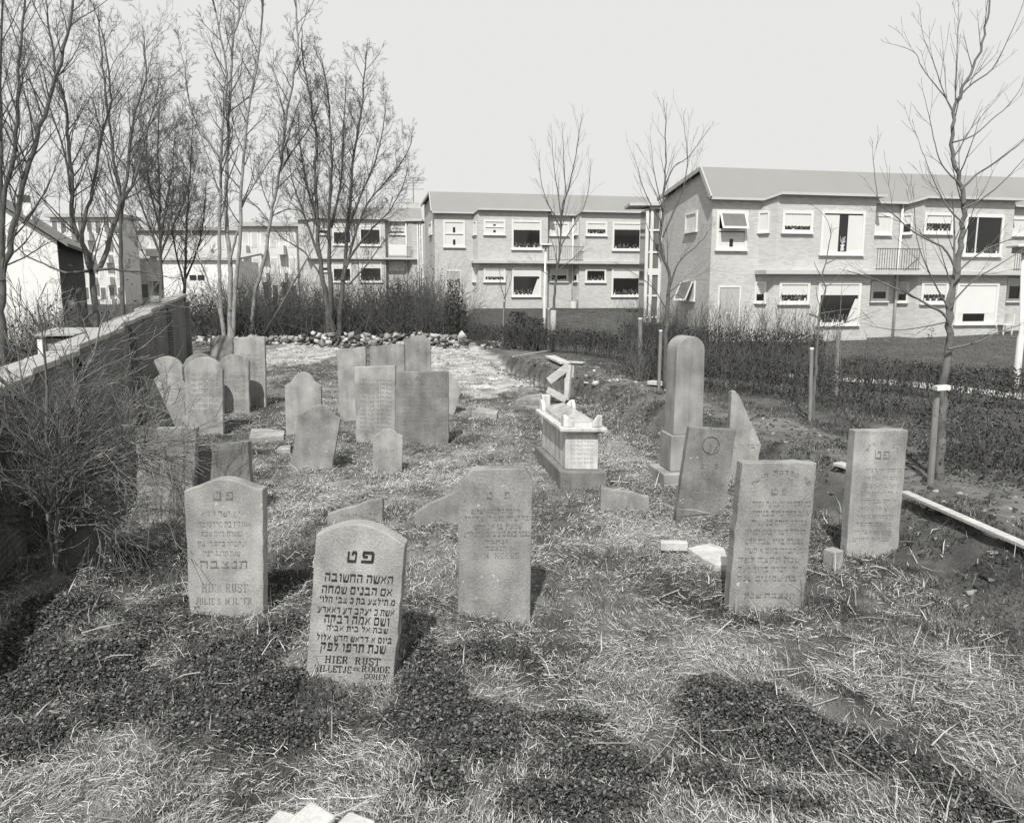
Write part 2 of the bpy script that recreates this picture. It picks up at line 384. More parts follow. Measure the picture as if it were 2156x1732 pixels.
# ---------------------------------------------------------------- row houses
def wpart(root, name, o, e, n, w, h, d0, d1, m, label=None):
    b = MB(); b.frame_box(o + n * d0, e * w, Vector((0, 0, h)), n * (d1 - d0)); q_ = b.build(name, m, root)
    if label: q_['label'] = label
    return q_
def window(root, rect, p0, n, style='blind', par=None, cut=.45):
    """rect = pixel corners measured on the wall plane (p0, n); real frame, pane, curtain on that wall"""
    n = Vector(n).normalized(); e = Vector((-n.y, n.x, 0))
    x0, y0, x1, y1 = rect
    a = plane_hit(x0, (y0 + y1) / 2, p0, n); c = plane_hit(x1, (y0 + y1) / 2, p0, n)
    zt = plane_hit((x0 + x1) / 2, y0, p0, n).z; zb = plane_hit((x0 + x1) / 2, y1, p0, n).z
    o = Vector((a.x, a.y, zb)); w = (c - a).dot(e); h = zt - zb
    if w < 0: o = Vector((c.x, c.y, zb)); w = -w
    t = min(.11, w * .16); up = Vector((0, 0, 1))
    fr = MB()
    fr.frame_box(o, e * w, up * t, n * .06); fr.frame_box(o + up * (h - t), e * w, up * t, n * .06)
    fr.frame_box(o + up * t, e * t, up * (h - 2 * t), n * .06); fr.frame_box(o + up * t + e * (w - t), e * t, up * (h - 2 * t), n * .06)
    fr.frame_box(o + e * -.03 + up * -.05, e * (w + .06), up * .05, n * .11)
    if style in ('two', 'two_open'): fr.frame_box(o + up * (h * .48) + e * t, e * (w - 2 * t), up * (t * .8), n * .055)
    if style == 'side': fr.frame_box(o + up * t + e * (w * .30), e * .05, up * (h - 2 * t), n * .045)
    f = fr.build('window', M['white'], root)
    io = o + e * t + up * t; iw = w - 2 * t; ih = h - 2 * t
    def sub(nm, x, y, ww, hh, d0, d1, m): return wpart(f, nm, io + e * x + up * y, e, n, ww, hh, d0, d1, m)
    pn = sub('pane', 0, 0, iw, ih, .004, .012, M['pane'])
    if style in ('blind', 'big'):
        # scalloped blind / net valance hanging from the top
        cu = MB(); ns = max(6, int(iw / .07)); 
        for k in range(ns):
            x = iw * k / ns; dz = (.012 if k % 2 else 0)
            hgt = ih * cut + (.02 if k % 2 else 0) + rnd.uniform(-.006, .006)
            cu.frame_box(io + e * x + up * (ih - hgt) + n * (.016 + dz * .5), e * (iw / ns), up * hgt, n * .006)
        cu.build('curtain', M['curtain'], f)
    if style == 'full':
        cu = MB(); ns = max(6, int(iw / .06))
        for k in range(ns):
            cu.frame_box(io + e * (iw * k / ns) + n * (.016 + (.006 if k % 2 else 0)), e * (iw / ns), up * ih, n * .006)
        cu.build('curtain', M['curtain'], f)
    if style in ('two', 'two_open'):
        cu = MB()
        for (ys, ye) in ((0, .44), (.52, 1)):
            if ys > .5 and style == 'two_open': continue
            for (xs, xe) in ((0, .43), (.57, 1)):
                cu.frame_box(io + e * (iw * xs) + up * (ih * ys) + n * .016, e * (iw * (xe - xs)), up * (ih * (ye - ys)), n * .006)
            cu.frame_box(io + e * (iw * .43) + up * (ih * (ys + (ye - ys) * .55)) + n * .016, e * (iw * .14), up * (ih * (ye - ys) * .45), n * .006)
        cu.build('curtain', M['curtain'], f)
        if style == 'two_open':
            sh = MB(); tl = Vector((0, 0, 1)) * (ih * .46)
            a0 = io + up * (ih * .54) + n * .35; top = io + up * ih + n * .06
            d = (top - a0)
            for (p, ex) in ((a0, e * .07), (a0 + e * (iw - .07), e * .07)):
                sh.frame_box(p, ex, d, n * .04)
            sh.frame_box(a0, e * iw, d.normalized() * .09, n * .045)
            so = sh.build('sash', M['white'], f)
            so['label'] = 'top hung sash swung open'
            g2 = MB(); g2.frame_box(a0 + n * .01 + d * .08, e * iw, d * .9, n * .008); g2.build('sash_pane', M['grey_pane'], f)
    if style == 'split':                          # curtains parted in the middle
        cu = MB()
        for (xs, xe) in ((0, .40), (.63, 1)):
            cu.frame_box(io + e * (iw * xs) + n * .016, e * (iw * (xe - xs)), up * (ih * .96), n * .008)
        cu.build('curtain', M['curtain'], f)
        vs = MB(); c0 = io + e * (iw * .51) + n * .03
        vs.tube([c0, c0 + up * .06, c0 + up * .2, c0 + up * .26], [.05, .08, .06, .09], 8); vs.build('vase', M['white'], f, smooth=True)
        lf = MB()
        for k in range(16):
            a_ = rnd.uniform(0, 6.28); p = c0 + up * .26; qd = e * (math.cos(a_) * .12) + up * rnd.uniform(.1, .34)
            lf.beam(p, p + qd, .03, .01)
        lf.build('flowers', M['slab'], f)
    if style == 'draped':                         # dark room, curtain drawn back to the right
        cu = MB(); prev = None
        cu.prism([io + e * (iw * .72) + n * .03, io + e * iw + n * .03, io + e * iw + up * (ih * .62) + n * .03, io + e * (iw * .93) + up * (ih * .62) + n * .03, io + e * (iw * .82) + up * (ih * .3) + n * .03], -n * .012)
        cu.frame_box(io + up * (ih * .72) + n * .016, e * iw, up * (ih * .28), n * .01)
        cu.build('curtain', M['curtain'], f)
    if style == 'white':
        sub('roller_blind', 0, ih * .22, iw, ih * .78, .016, .03, M['white']); sub('curtain', 0, 0, iw * .16, ih * .22, .016, .024, M['curtain']); sub('curtain', iw * .74, 0, iw * .26, ih * .22, .016, .024, M['curtain'])
    if style == 'open':
        pass
    if style in ('big', 'draped', 'side', 'blind') and iw > .9:
        pl = MB(); n_p = int(iw / .22)
        for k in range(n_p):
            if rnd.random() < .25: continue
            c0 = io + e * (iw * (k + .5) / n_p + rnd.uniform(-.04, .04)) + n * .025
            pl.tube([c0, c0 + up * rnd.uniform(.04, min(.11, ih * .16))], [.035, .045], 6)
        if pl.v: pl.build('flower_pots', M['white'], f)
        lf = MB()
        for k in range(int(iw * 15)):
            c0 = io + e * rnd.uniform(.05, iw - .05) + n * .022 + up * rnd.uniform(.02, min(.12, ih * .15))
            lf.beam(c0, c0 + e * rnd.uniform(-.07, .07) + up * rnd.uniform(.03, min(.26, max(.06, ih * (1 - cut) * .7))), .03, .008, n)
        lf.build('house_plants', M['grey_pane'] , f)
    return f
EU = Vector((.9816, .1908, 0)); EN = Vector((.1908, -.9816, 0))
class Row:
    def __init__(s, px, y, gz): s.C = Vector(((px - 1078) / FPX * (y * CT + .1), y, 0)); s.gz = gz
    def P(s, u, v, z): return s.C + EU * u + EN * v + Vector((0, 0, z))
    def u(s, px, py, v):
        h = plane_hit(px, py, s.P(0, v, 0), EN); return (h - s.P(0, v, 0)).dot(EU)
    def z(s, px, py, v): return plane_hit(px, py, s.P(0, v, 0), EN).z
def row_house(name, label, px, y, gz, brk, eave_px, bay_eave_px, slab_px, ridge, back, p=.55, tail=12, group=None):
    """brk: pixel xs (at mid height) of: cheek1, bay start, bay end, cheek2 start, bay2 start, bay2 end ... along the front"""
    r = Row(px, y, gz); ymid = slab_px
    root = empty(name, r.P(0, 0, gz), label, 'house', group)
    plan = [(0, 0)]
    for i in range(0, len(brk) - 2, 3):
        a, b_, c = brk[i:i + 3]
        plan += [(r.u(a, ymid, 0), 0), (r.u(b_, ymid, p), p), (r.u(c, ymid, p), p), (r.u(c, ymid, p), 0)]
    end_u = plan[-1][0] + tail
    if len(brk) % 3: plan.append((r.u(brk[-1], ymid, 0), 0)); end_u = plan[-1][0]
    else: plan.append((end_u, 0))
    H0 = r.z(px + 30, eave_px, .25); H1 = r.z(brk[1] + 20, bay_eave_px, p + .25)
    Hr_y = (ridge[0] - 761) / (px - 761)
    Hr = CAM_H + (615 - ridge[1]) / FPX * (y * 1.02) * CT - .0075 * y; vr = -.8
    Hb = CAM_H + (615 - back[1]) / FPX * (y * (px - 761) / (back[0] - 761)) * CT if back else H0; vb = -(y * (px - 761) / (back[0] - 761) - y) if back else -5
    vb = max(vb, -7)
    r.H0, r.H1, r.Hr, r.plan, r.root, r.p, r.vb = H0, H1, Hr, plan, root, p, vb
    w = MB(); acc = 0
    for (a, b_) in zip(plan[:-1], plan[1:]):
        ln = math.hypot(b_[0] - a[0], b_[1] - a[1])
        za = H1 if a[1] > 0 else H0; zb_ = H1 if b_[1] > 0 else H0
        w.poly([r.P(*a, gz - .6), r.P(*b_, gz - .6), r.P(*b_, zb_), r.P(*a, za)], [(acc, gz - .6), (acc + ln, gz - .6), (acc + ln, zb_), (acc, za)])
        acc += ln
    # gable ends and back
    for uu in (0, end_u):
        gp = [(vb, gz - .6), (0, gz - .6), (0, H0), (vr, Hr), (vb, Hb)]
        w.poly([r.P(uu, v_, z_) for v_, z_ in gp], [(v_, z_) for v_, z_ in gp])
    w.poly([r.P(0, vb, gz - .6), r.P(0, vb, Hb), r.P(end_u, vb, Hb), r.P(end_u, vb, gz - .6)], [(0, 0), (0, Hb), (end_u, Hb), (end_u, 0)])
    w.build('wall', M['brick'], root)
    # roof: front slope from the stepped eaves to the ridge, long back slope
    ov = .25; ep = []
    for (a, q_) in enumerate(plan):
        z_ = H1 if q_[1] > 0 else H0
        ep.append((q_[0], q_[1] + ov, z_))
    out = []
    for k, q_ in enumerate(ep):                    # let bay eaves oversail the step at their right end
        out.append((q_[0] + (.28 if q_[1] > ov + .1 and k + 1 < len(ep) and ep[k + 1][0] - q_[0] < .01 else 0) - (.18 if k == 0 else 0), q_[1], q_[2], q_[0] - (.18 if k == 0 else 0)))
    rf = MB(); fa = MB()
    for a, b_ in zip(out[:-1], out[1:]):
        if b_[0] - a[0] < .02: continue
        rf.poly([r.P(a[0], a[1], a[2] + .10), r.P(b_[0], b_[1], b_[2] + .10), r.P(b_[0], -.25, b_[2] + .10), r.P(a[0], -.25, a[2] + .10)])
        d = r.P(b_[0], b_[1], b_[2]) - r.P(a[0], a[1], a[2])
        if d.length > .35: fa.frame_box(r.P(a[0], a[1], a[2]), d, Vector((0, 0, .10)), EN * -.03)
        rf.poly([r.P(a[0], a[1] - .03, a[2] + .004), r.P(a[0], 0 - .1, a[2] + .004), r.P(b_[0], 0 - .1, b_[2] + .004), r.P(b_[0], b_[1] - .03, b_[2] + .004)])
    rf.poly([r.P(-.18, ov - .01, H0 + .104), r.P(end_u, ov - .01, H0 + .104), r.P(end_u, vr, Hr + .12), r.P(-.18, vr, Hr + .12)])
    rf.poly([r.P(-.18, vr, Hr + .12), r.P(end_u, vr, Hr + .12), r.P(end_u, vb - .2, Hb + .10), r.P(-.18, vb - .2, Hb + .10)])
    rf.build('roof', M['roof'], root)
    fa.build('fascia', M['slab'], root)
    vg = MB(); vg.beam(r.P(-.2, vr, Hr + .06), r.P(-.2, vb - .2, Hb + .04), .06, .16); vg.beam(r.P(-.2, ov, H0 + .06), r.P(-.2, vr, Hr + .06), .06, .16); vg.build('verge_board', M['far_roof'], root)
    zs = r.z(brk[1] + 40, slab_px + 4, p + .3)
    sb = MB(); u0 = plan[1][0] - .12
    sb.frame_box(r.P(u0, p + .32, zs), EU * (end_u - u0 - (0 if len(brk) % 3 == 0 else .1)), EN * -(p + .32 - .01), Vector((0, 0, .15)))
    sb.build('balcony_slab', M['slab'], root)
    # rain pipes and balcony railings in the recesses
    for i in range(3, len(plan) - 2, 4):
        a, b_ = plan[i + 1], plan[i + 2] if i + 2 < len(plan) else plan[-1]
        if b_[0] - a[0] < .5: continue
        pp = MB(); pp.tube([r.P(b_[0] - .12, .08, gz), r.P(b_[0] - .12, .08, H0)], .05, 8); pp.build('rain_pipe', M['white'], root, smooth=True)
        rl = MB(); u1, u2 = a[0], b_[0] + .35
        for zz in (zs + .22, zs + 1.0): rl.beam(r.P(u1, p + .22, zz), r.P(u2, p + .22, zz), .03, .03)
        k = u1 + .05
        while k < u2: rl.beam(r.P(k, p + .22, zs + .15), r.P(k, p + .22, zs + 1.0), .014, .014, EN); k += .11
        rl.build('balcony_railing', M['metal'], root)
    return r
def edge_plane(r, i):
    a, b_ = r.plan[i], r.plan[i + 1]
    A = r.P(*a, 0); B = r.P(*b_, 0); d = (B - A).normalized()
    return A, Vector((d.y, -d.x, 0))
GN = -EU
h1 = row_house('brick_house', 'pale brick terrace with bays and a plain grey door, largest and nearest on the right', 1492, 30, .66,
    [1595, 1631, 1835, 1893, 1934, 2123, 2185, 2225, 2420], 420, 409, 573, (1470, 354), (1388, 427), tail=3, group='brick terraces in echelon')
for i, wl in [(0, [((1507, 444, 1573, 526), 'two_open', 0)]), (1, [((1597, 445, 1621, 489), 'full', 0), ((1590, 593, 1614, 637), 'blind', .6)]),
              (2, [((1646, 444, 1711, 490), 'blind', .75), ((1727, 444, 1819, 536), 'split', 0), ((1639, 593, 1704, 639), 'blind', .62), ((1720, 593, 1810, 684), 'draped', 0)]),
              (4, [((1838, 450, 1877, 494), 'full', 0), ((1832, 593, 1869, 634), 'blind', .5)]),
              (5, [((1900, 451, 1922, 492), 'blind', .5), ((1889, 593, 1913, 636), 'blind', .6)]),
              (6, [((1944, 448, 2006, 492), 'blind', .5), ((2029, 452, 2110, 539), 'side', 0), ((1938, 593, 1994, 639), 'blind', .6), ((2011, 595, 2099, 682), 'white', 0)]),
              (8, [((2126, 457, 2162, 496), 'full', 0), ((2118, 585, 2150, 634), 'blind', .3)])]:
    p0, n = edge_plane(h1, i)
    for rc, st, cu in wl: window(h1.root, rc, p0, n, st, cut=cu or .45)
window(h1.root, (1444, 446, 1469, 488), h1.P(0, 0, 0), GN, 'full')
lw = window(h1.root, (1436, 592, 1464, 632), h1.P(0, 0, 0), GN, 'full')
# tilted sash on the lower gable window
q0 = plane_hit(1436, 632, h1.P(0, 0, 0), GN); q1 = plane_hit(1462, 632, h1.P(0, 0, 0), GN); qt = plane_hit(1448, 594, h1.P(0, 0, 0), GN)
sa = MB(); ed = (q1 - q0); ed.z = 0; hh = qt.z - q0.z
for (p, ex) in ((q0, ed.normalized() * .07), (q1 - ed.normalized() * .07, ed.normalized() * .07)):
    sa.frame_box(p + GN * .38, ex, Vector((0, 0, hh)) - GN * .3, GN * .04)
sa.frame_box(q0 + GN * .38, ed, (Vector((0, 0, hh)) - GN * .3).normalized() * .08, GN * .04)
sa.build('sash', M['white'], lw)
g2 = MB(); g2.frame_box(q0 + GN * .385, ed, Vector((0, 0, hh)) - GN * .3, GN * .01); g2.build('sash_pane', M['grey_pane'], lw)
def door(r, rect):
    a = plane_hit(rect[0], 660, r.P(0, 0, 0), EN); c = plane_hit(rect[2], 660, r.P(0, 0, 0), EN)
    zt = plane_hit(rect[0] + 20, rect[1], r.P(0, 0, 0), EN).z; o = Vector((a.x, a.y, r.gz)); w = (c - a).length; h = zt - r.gz
    b = MB(); t = .06; up = Vector((0, 0, 1))
    b.frame_box(o, EU * t, up * h, EN * .05); b.frame_box(o + EU * (w - t), EU * t, up * h, EN * .05); b.frame_box(o + EU * t + up * (h - t), EU * (w - 2 * t), up * t, EN * .05)
    b.frame_box(o + EU * t, EU * (w - 2 * t), up * t, EN * .05)
    f = b.build('door', M['white'], r.root)
    wpart(f, 'door_leaf', o + EU * t + up * t, EU, EN, w - 2 * t, h - 2 * t, .003, .03, M['door'])
    wpart(f, 'letter_plate', o + EU * (w * .38) + up * (h * .50), EU, EN, .24, .05, .031, .04, M['white'])
    hb = MB(); hb.tube([o + EU * (t + .07) + up * (h * .47) + EN * .03, o + EU * (t + .07) + up * (h * .47) + EN * .09], .025, 8); hb.build('handle', M['metal'], f)
door(h1, (1509, 602, 1557, 715))
# glazed stair tower behind the gable
def stair(r, px0, px1, ytop, ydep, wd):
    c = at_y(px0, 600, ydep); e = at_y(px1, 600, ydep); zt = at_y(px0, ytop, ydep).z; zb = r.gz - .3
    gl = MB(); gl.box(c.x, e.x, ydep, ydep + wd, zb, zt); o = gl.build('stair_tower', M['grey_pane'], r.root)
    fr = MB(); w = e.x - c.x
    for k in (0, .33, .94): fr.box(c.x + w * k, c.x + w * k + .14, ydep - .06, ydep - .003, zb, zt)
    n_ = 6
    for k in range(n_ + 1):
        z_ = zb + (zt - zb) * k / n_; fr.box(c.x + .16, e.x - .02, ydep - .05, ydep - .002, z_, z_ + (.3 if k in (3,) else .09))
    fr.build('stair_frame', M['white'], r.root)
    tp = MB(); tp.box(c.x - .8, e.x + .1, ydep - .25, ydep + wd, zt + .13, zt + .26); tp.build('stair_roof', M['slab'], r.root)
stair(h1, 1356, 1386, 440, 36.6, 1.5)

h2 = row_house('brick_house', 'middle brick terrace behind the lawn, standing behind the young tree with the pale guard', 917, 45, 1.55,
    [996.5, 1007, 1153, 1209, 1220, 1356, 1372], 449, 442, 550, (909, 403), (885, 454), group='brick terraces in echelon')
for i, wl in [(0, [((933, 464, 979, 520), 'two', 0)]), (1, [((997, 466, 1004, 494), 'full', 0), ((996, 564, 1003, 593), 'full', 0)]),
              (2, [((1018, 463, 1064, 494), 'two', 0), ((1077, 464, 1140, 525), 'big', .3), ((1018, 564, 1064, 593), 'blind', .68), ((1077, 563, 1139, 624), 'draped', 0)]),
              (4, [((1157, 468, 1198, 496), 'full', 0), ((1157, 566, 1196, 593), 'blind', .5)]),
              (5, [((1210, 469, 1218, 494), 'full', 0), ((1208, 566, 1217, 593), 'blind', .5)]),
              (6, [((1233, 467, 1278, 496), 'blind', .55), ((1289, 468, 1350, 527), 'big', .22), ((1232, 566, 1276, 594), 'blind', .02), ((1287, 565, 1348, 624), 'big', .32)])]:
    p0, n = edge_plane(h2, i)
    for rc, st, cu in wl: window(h2.root, rc, p0, n, st, cut=cu or .45)
window(h2.root, (904, 468, 910, 495), h2.P(0, 0, 0), GN, 'full')
door(h2, (939, 569, 972, 655))
stair(h2, 880, 889, 470, 55, 2)

h3 = row_house('brick_house', 'farthest brick terrace half hidden by the many stemmed bare tree', 634, 63, 1.8,
    [650, 660, 812, 859, 868, 884, 890], 463, 460, 541, (629, 431), None, p=.6, group='brick terraces in echelon')
for i, wl in [(2, [((672, 476, 694, 494), 'blind', .5), ((700, 476, 740, 516), 'big', .3), ((757, 475, 802, 517), 'big', .15), ((757, 550, 804, 594), 'big', .3), ((672, 552, 694, 572), 'blind', .6), ((700, 552, 740, 594), 'big', .3)]),
              (4, [((819, 478, 854, 494), 'blind', .6), ((819, 550, 853, 569), 'full', 0)])]:
    p0, n = edge_plane(h3, i)
    for rc, st, cu in wl: window(h3.root, rc, p0, n, st, cut=cu or .45)
a = plane_hit(819, 537, h3.P(0, .8, 0), EN); wpart(h3.root, 'balcony_screen', a, EU, EN, 1.4, .85, 0, .05, M['white'])
ch = MB(); c0 = h3.P(h3.u(858, 430, -1.2), -1.2, h3.Hr - .3); ch.frame_box(c0, EU * 1.0, EN * -.7, Vector((0, 0, .95))); co_ = ch.build('chimney', M['brick'], h3.root)
an = MB(); an.tube([c0 + EU * .5 + Vector((0, 0, .9)), c0 + EU * .5 + Vector((0, 0, 3.0))], .03, 5)
for k in (2.0, 2.5, 2.9): an.beam(c0 + EU * .5 + Vector((-.9, 0, k)), c0 + EU * .5 + Vector((.9, 0, k)), .03, .03)
an.build('aerial', M['metal'], h3.root)

# far white blocks of flats between the trees
def flats(label, x0, x1, y, ytop, rows, cols, storeys, yaw=0, name='apartment_building', zb=1.0):
    c = at_y(x0, 600, y); e = at_y(x1, 600, y); zt = at_y(x0, ytop, y).z; w = e.x - c.x
    root = empty(name, (c.x, y, zb), label, 'flats' if storeys > 1 else 'building')
    b = MB(); b.box(c.x, e.x, y, y + 4, zb - 1, zt); b.build('wall', M['flat_white'], root)
    rf = MB(); rf.box(c.x - .4, e.x + .4, y - .5, y + 4.4, zt + .003, zt + .4); rf.build('roof', M['far_roof'], root)
    hs = (zt - zb) / storeys
    for i in range(storeys):
        for k in range(cols):
            ww = w / cols; xx = c.x + ww * (k + .22); zz = zb + hs * i + hs * .3
            f = MB(); f.box(xx - .12, xx + ww * .56 + .12, y - .05, y - .003, zz - .12, zz + hs * .55 + .12); fo = f.build('window', M['white'], root)
            g_ = MB(); g_.box(xx, xx + ww * .56, y - .07, y - .053, zz, zz + hs * .55); g_.build('pane', M['slab'] if (i * 7 + k * 3) % 3 else M['grey_pane'], fo)  # most panes paled in colour to stand in for distance haze
        if storeys > 1:
            for k in range(0, cols, 2):
                ww = w / cols; f = MB(); f.box(c.x + ww * k + .1, c.x + ww * (k + 1) - .1, y - 1.0, y - .08, zb + hs * i - .1, zb + hs * i + .8); f.build('balcony', M['flat_white'], root)
    return root
flats('white block of flats with balconies behind the leaning pale tree', 512, 628, 78, 477, 4, 6, 3)
flats('white block of flats in the far left, behind the white gabled house', 118, 262, 88, 458, 4, 8, 4)
flats('long pale block of flats showing faintly through the gap between the left trees', 262, 512, 96, 486, 3, 9, 3)
def shed():
    y = 46; c = at_y(345, 600, y); e = at_y(500, 600, y); zt = at_y(400, 548, y).z
    root = empty('white_shed', (c.x, y, 1.2), 'low white shed with two small dark windows beyond the wall end', 'shed')
    b = MB(); b.box(c.x, e.x, y, y + 4, .2, zt); b.build('wall', M['house_white'], root)
    b = MB(); b.prism([Vector((c.x - .2, y - .2, zt + .004)), Vector((e.x + .2, y - .2, zt + .004)), Vector((e.x + .2, y + 4.2, zt + .5)), Vector((c.x - .2, y + 4.2, zt + .5))], Vector((0, 0, .12))); b.build('roof', M['far_roof'], root)
    for px in (400, 417):
        p = at_y(px, 589, y); q_ = at_y(px + 13, 579, y); b = MB(); b.box(p.x, q_.x, y - .04, y - .003, p.z, q_.z); b.build('window', M['pane'], root)
shed()

# white gabled house beyond the wall
wd = Vector((-.385, .923, 0)); wg = Vector((-.923, -.385, 0))
hc = at_y(124, 560, 27); hc.z = 0
ze = at_y(124, 507, 27).z; zr = ze + 1.75
hr = empty('white_house', (hc.x, hc.y, .5), 'white gabled house with a dark tiled roof beyond the left wall', 'house')
b = MB(); W2 = 2.4; up = Vector((0, 0, 1))
P_ = lambda a, s, z: hc + wd * a + wg * s + up * z
b.poly([P_(0, 0, -.5), P_(0, 0, ze), P_(0, W2, zr), P_(0, 2 * W2, ze), P_(0, 2 * W2, -.5)])
b.build('gable_wall', M['house_white'], hr)
b = MB(); b.poly([P_(0, 0, -.5), P_(7, 0, -.5), P_(7, 0, ze), P_(0, 0, ze)]); b.poly([P_(7, 0, -.5), P_(7, 2 * W2, -.5), P_(7, 2 * W2, ze), P_(7, W2, zr), P_(7, 0, ze)]); b.build('wall', M['dark_wood'], hr)
b = MB()
b.prism([P_(-.2, -.35, ze - .2), P_(7.2, -.35, ze - .2), P_(7.2, W2, zr + .05), P_(-.2, W2, zr + .05)], up * .12)
b.prism([P_(-.2, W2 + .003, zr + .05), P_(7.2, W2 + .003, zr + .05), P_(7.2, 2 * W2 + .35, ze - .2), P_(-.2, 2 * W2 + .35, ze - .2)], up * .12)
b.build('roof', M['tile'], hr)
b = MB(); c0 = P_(.5, .75, ze + .25); b.frame_box(c0, wd * .3, wg * .26, up * 1.05); b.build('chimney', M['house_white'], hr)
b = MB(); b.frame_box(c0 + up * 1.053 + wd * .03 + wg * .03, wd * .22, wg * .2, up * .25); b.build('chimney_pot', M['metal'], hr)
b = MB(); b.frame_box(P_(1.2, -.003, 1.2), wd * 1.6, -wg * .05, up * 1.1); wf = b.build('window', M['white'], hr)
b = MB(); b.frame_box(P_(1.3, -.056, 1.3), wd * 1.4, -wg * .02, up * .9); b.build('pane', M['grey_pane'], wf)
# ---------------------------------------------------------------- old brick wall on the left
wv = Vector((-.32, 1, 0)).normalized(); wn = Vector((wv.y, -wv.x, 0))      # along, and towards the graves
def wp(y, v, z): return Vector((float(wall_x(y)), y, 0)) + wn * v + Vector((0, 0, z))
def wall_top(y): return 1.66 + .0485 * (y - 7.06)
wr = empty('brick_wall', wp(12, 0, 0), 'old dark brick boundary wall with stepped pale coping stones, left of the graves', 'wall')
segs = [(2.5, 6.1), (6.1, 7.9), (7.9, 10.0), (10.0, 13.2), (13.2, 16.6), (16.6, 24.3)]
b = MB(); cpn = []
for i, (a, c) in enumerate(segs):
    ln = (c - a) * math.sqrt(1 + .315 ** 2)
    zt = wall_top((a + c) / 2) - .02; za = wall_top(a) + .035; zc = wall_top(c) - .03
    ua = a * 1.05; uc = c * 1.05
    for v, flip in ((0, 0), (-.26, 1)):
        q_ = [wp(a, v, -.4), wp(c, v, -.4), wp(c, v, zc), wp(a, v, za)]; uvq = [(ua, -.4), (uc, -.4), (uc, zc), (ua, za)]
        b.poly(q_[::-1] if flip else q_, uvq[::-1] if flip else uvq)
    b.poly([wp(c, 0, -.4), wp(c, -.26, -.4), wp(c, -.26, zc), wp(c, 0, zc)], [(0, -.4), (.26, -.4), (.26, zc), (0, zc)])
    b.poly([wp(a, 0, -.4), wp(a, 0, za), wp(a, -.26, za), wp(a, -.26, -.4)])
    # coping slabs, slightly uneven
    nsl = max(2, int(ln / 1.1))
    for k in range(nsl):
        y0 = a + (c - a) * k / nsl; y1 = a + (c - a) * (k + 1) / nsl - .012
        z0 = za + (zc - za) * k / nsl + rnd.uniform(-.006, .008); z1 = za + (zc - za) * (k + 1) / nsl + rnd.uniform(-.006, .008)
        ov = .05 + rnd.uniform(-.012, .014); ovb = .30 + rnd.uniform(0, .02)
        if k == nsl - 1: y1 += .03
        pts = [wp(y0, ov, z0 + .004), wp(y1, ov + rnd.uniform(-.01, .01), z1 + .004), wp(y1, -ovb, z1 + .004), wp(y0, -ovb, z0 + .004)]
        cm = MB(); cm.prism(pts[::-1], Vector((0, 0, .075))); cpn.append((cm, rnd.random()))
wb = b.build('wall', M['old_brick'], wr)
for cm, _ in cpn: cm.build('coping_stone', M['coping'], wr, bevel=.012)
for (y0, wdt) in ((7.4, .3), (10.0, .3), (14.0, .34), (19.4, .4), (23.8, .4)):
    pm = MB(); zt = wall_top(y0) - .17
    f = [wp(y0, .004, -.3), wp(y0 + wdt, .004, -.3), wp(y0 + wdt, .11, -.3), wp(y0, .11, -.3)]
    for i in range(4):
        a, c = f[i], f[(i + 1) % 4]; l_ = (c - a).length
        pm.poly([a, c, c + Vector((0, 0, zt + .3)), a + Vector((0, 0, zt + .3))], [(0, -.3), (l_, -.3), (l_, zt), (0, zt)])
    t_ = [p + Vector((0, 0, zt + .3)) for p in f]; pm.poly([t_[0] + Vector((0, 0, .13)), t_[3], t_[2], t_[1] + Vector((0, 0, .13))])
    pm.build('pier', M['old_brick'], wr)
lm = MB(); c0 = wp(19.2, -.1, wall_top(19.2) + .10); lm.prism([c0 + wv * -.3, c0 + wv * .25, c0 + wv * .1 + Vector((0, 0, .13)), c0 + wv * -.12 + Vector((0, 0, .16))], wn * -.2)
tag(lm.build('broken_stone', M['coping'], None, bevel=.02), 'loose pale stone lump lying on top of the old wall', 'stone')
# lean-to roof of planks behind the wall
sr = empty('shed', at_y(100, 720, 12.0), 'low lean-to with a pale plank roof just behind the wall', 'shed')
zR = 1.83
pA, pD = at_y(72, 705, 11.4), at_y(122, 690, 13.6)
pB = Vector((float(wall_x(11.4)) - .36, 11.4, pA.z)); pC = Vector((float(wall_x(13.6)) - .36, 13.6, pD.z))
for k in range(7):
    t0, t1 = k / 7 + .004, (k + 1) / 7 - .004
    q_ = [pA.lerp(pD, t0), pB.lerp(pC, t0), pB.lerp(pC, t1), pA.lerp(pD, t1)]
    m_ = MB(); m_.prism([p + Vector((0, 0, rnd.uniform(0, .02))) for p in q_], Vector((0, 0, -.03))); m_.build('roof_plank', M['grey_wood'], sr)
m_ = MB(); q4 = [pA + Vector((.08, .1, 0)), pB + Vector((-.08, .1, 0)), pC + Vector((-.08, -.1, 0)), pD + Vector((.08, -.1, 0))]; m_.prism([Vector((p.x, p.y, pA.z - .06)) for p in q4], Vector((0, 0, -pA.z))); m_.build('wall', M['post_wood'], sr)
m_ = MB(); m_.frame_box(Vector((pA.x + .02, pA.y + .02, -.1)), Vector((.09, 0, 0)), Vector((0, .07, 0)), Vector((0, 0, pA.z + .03))); m_.build('corner_post', M['white'], sr)

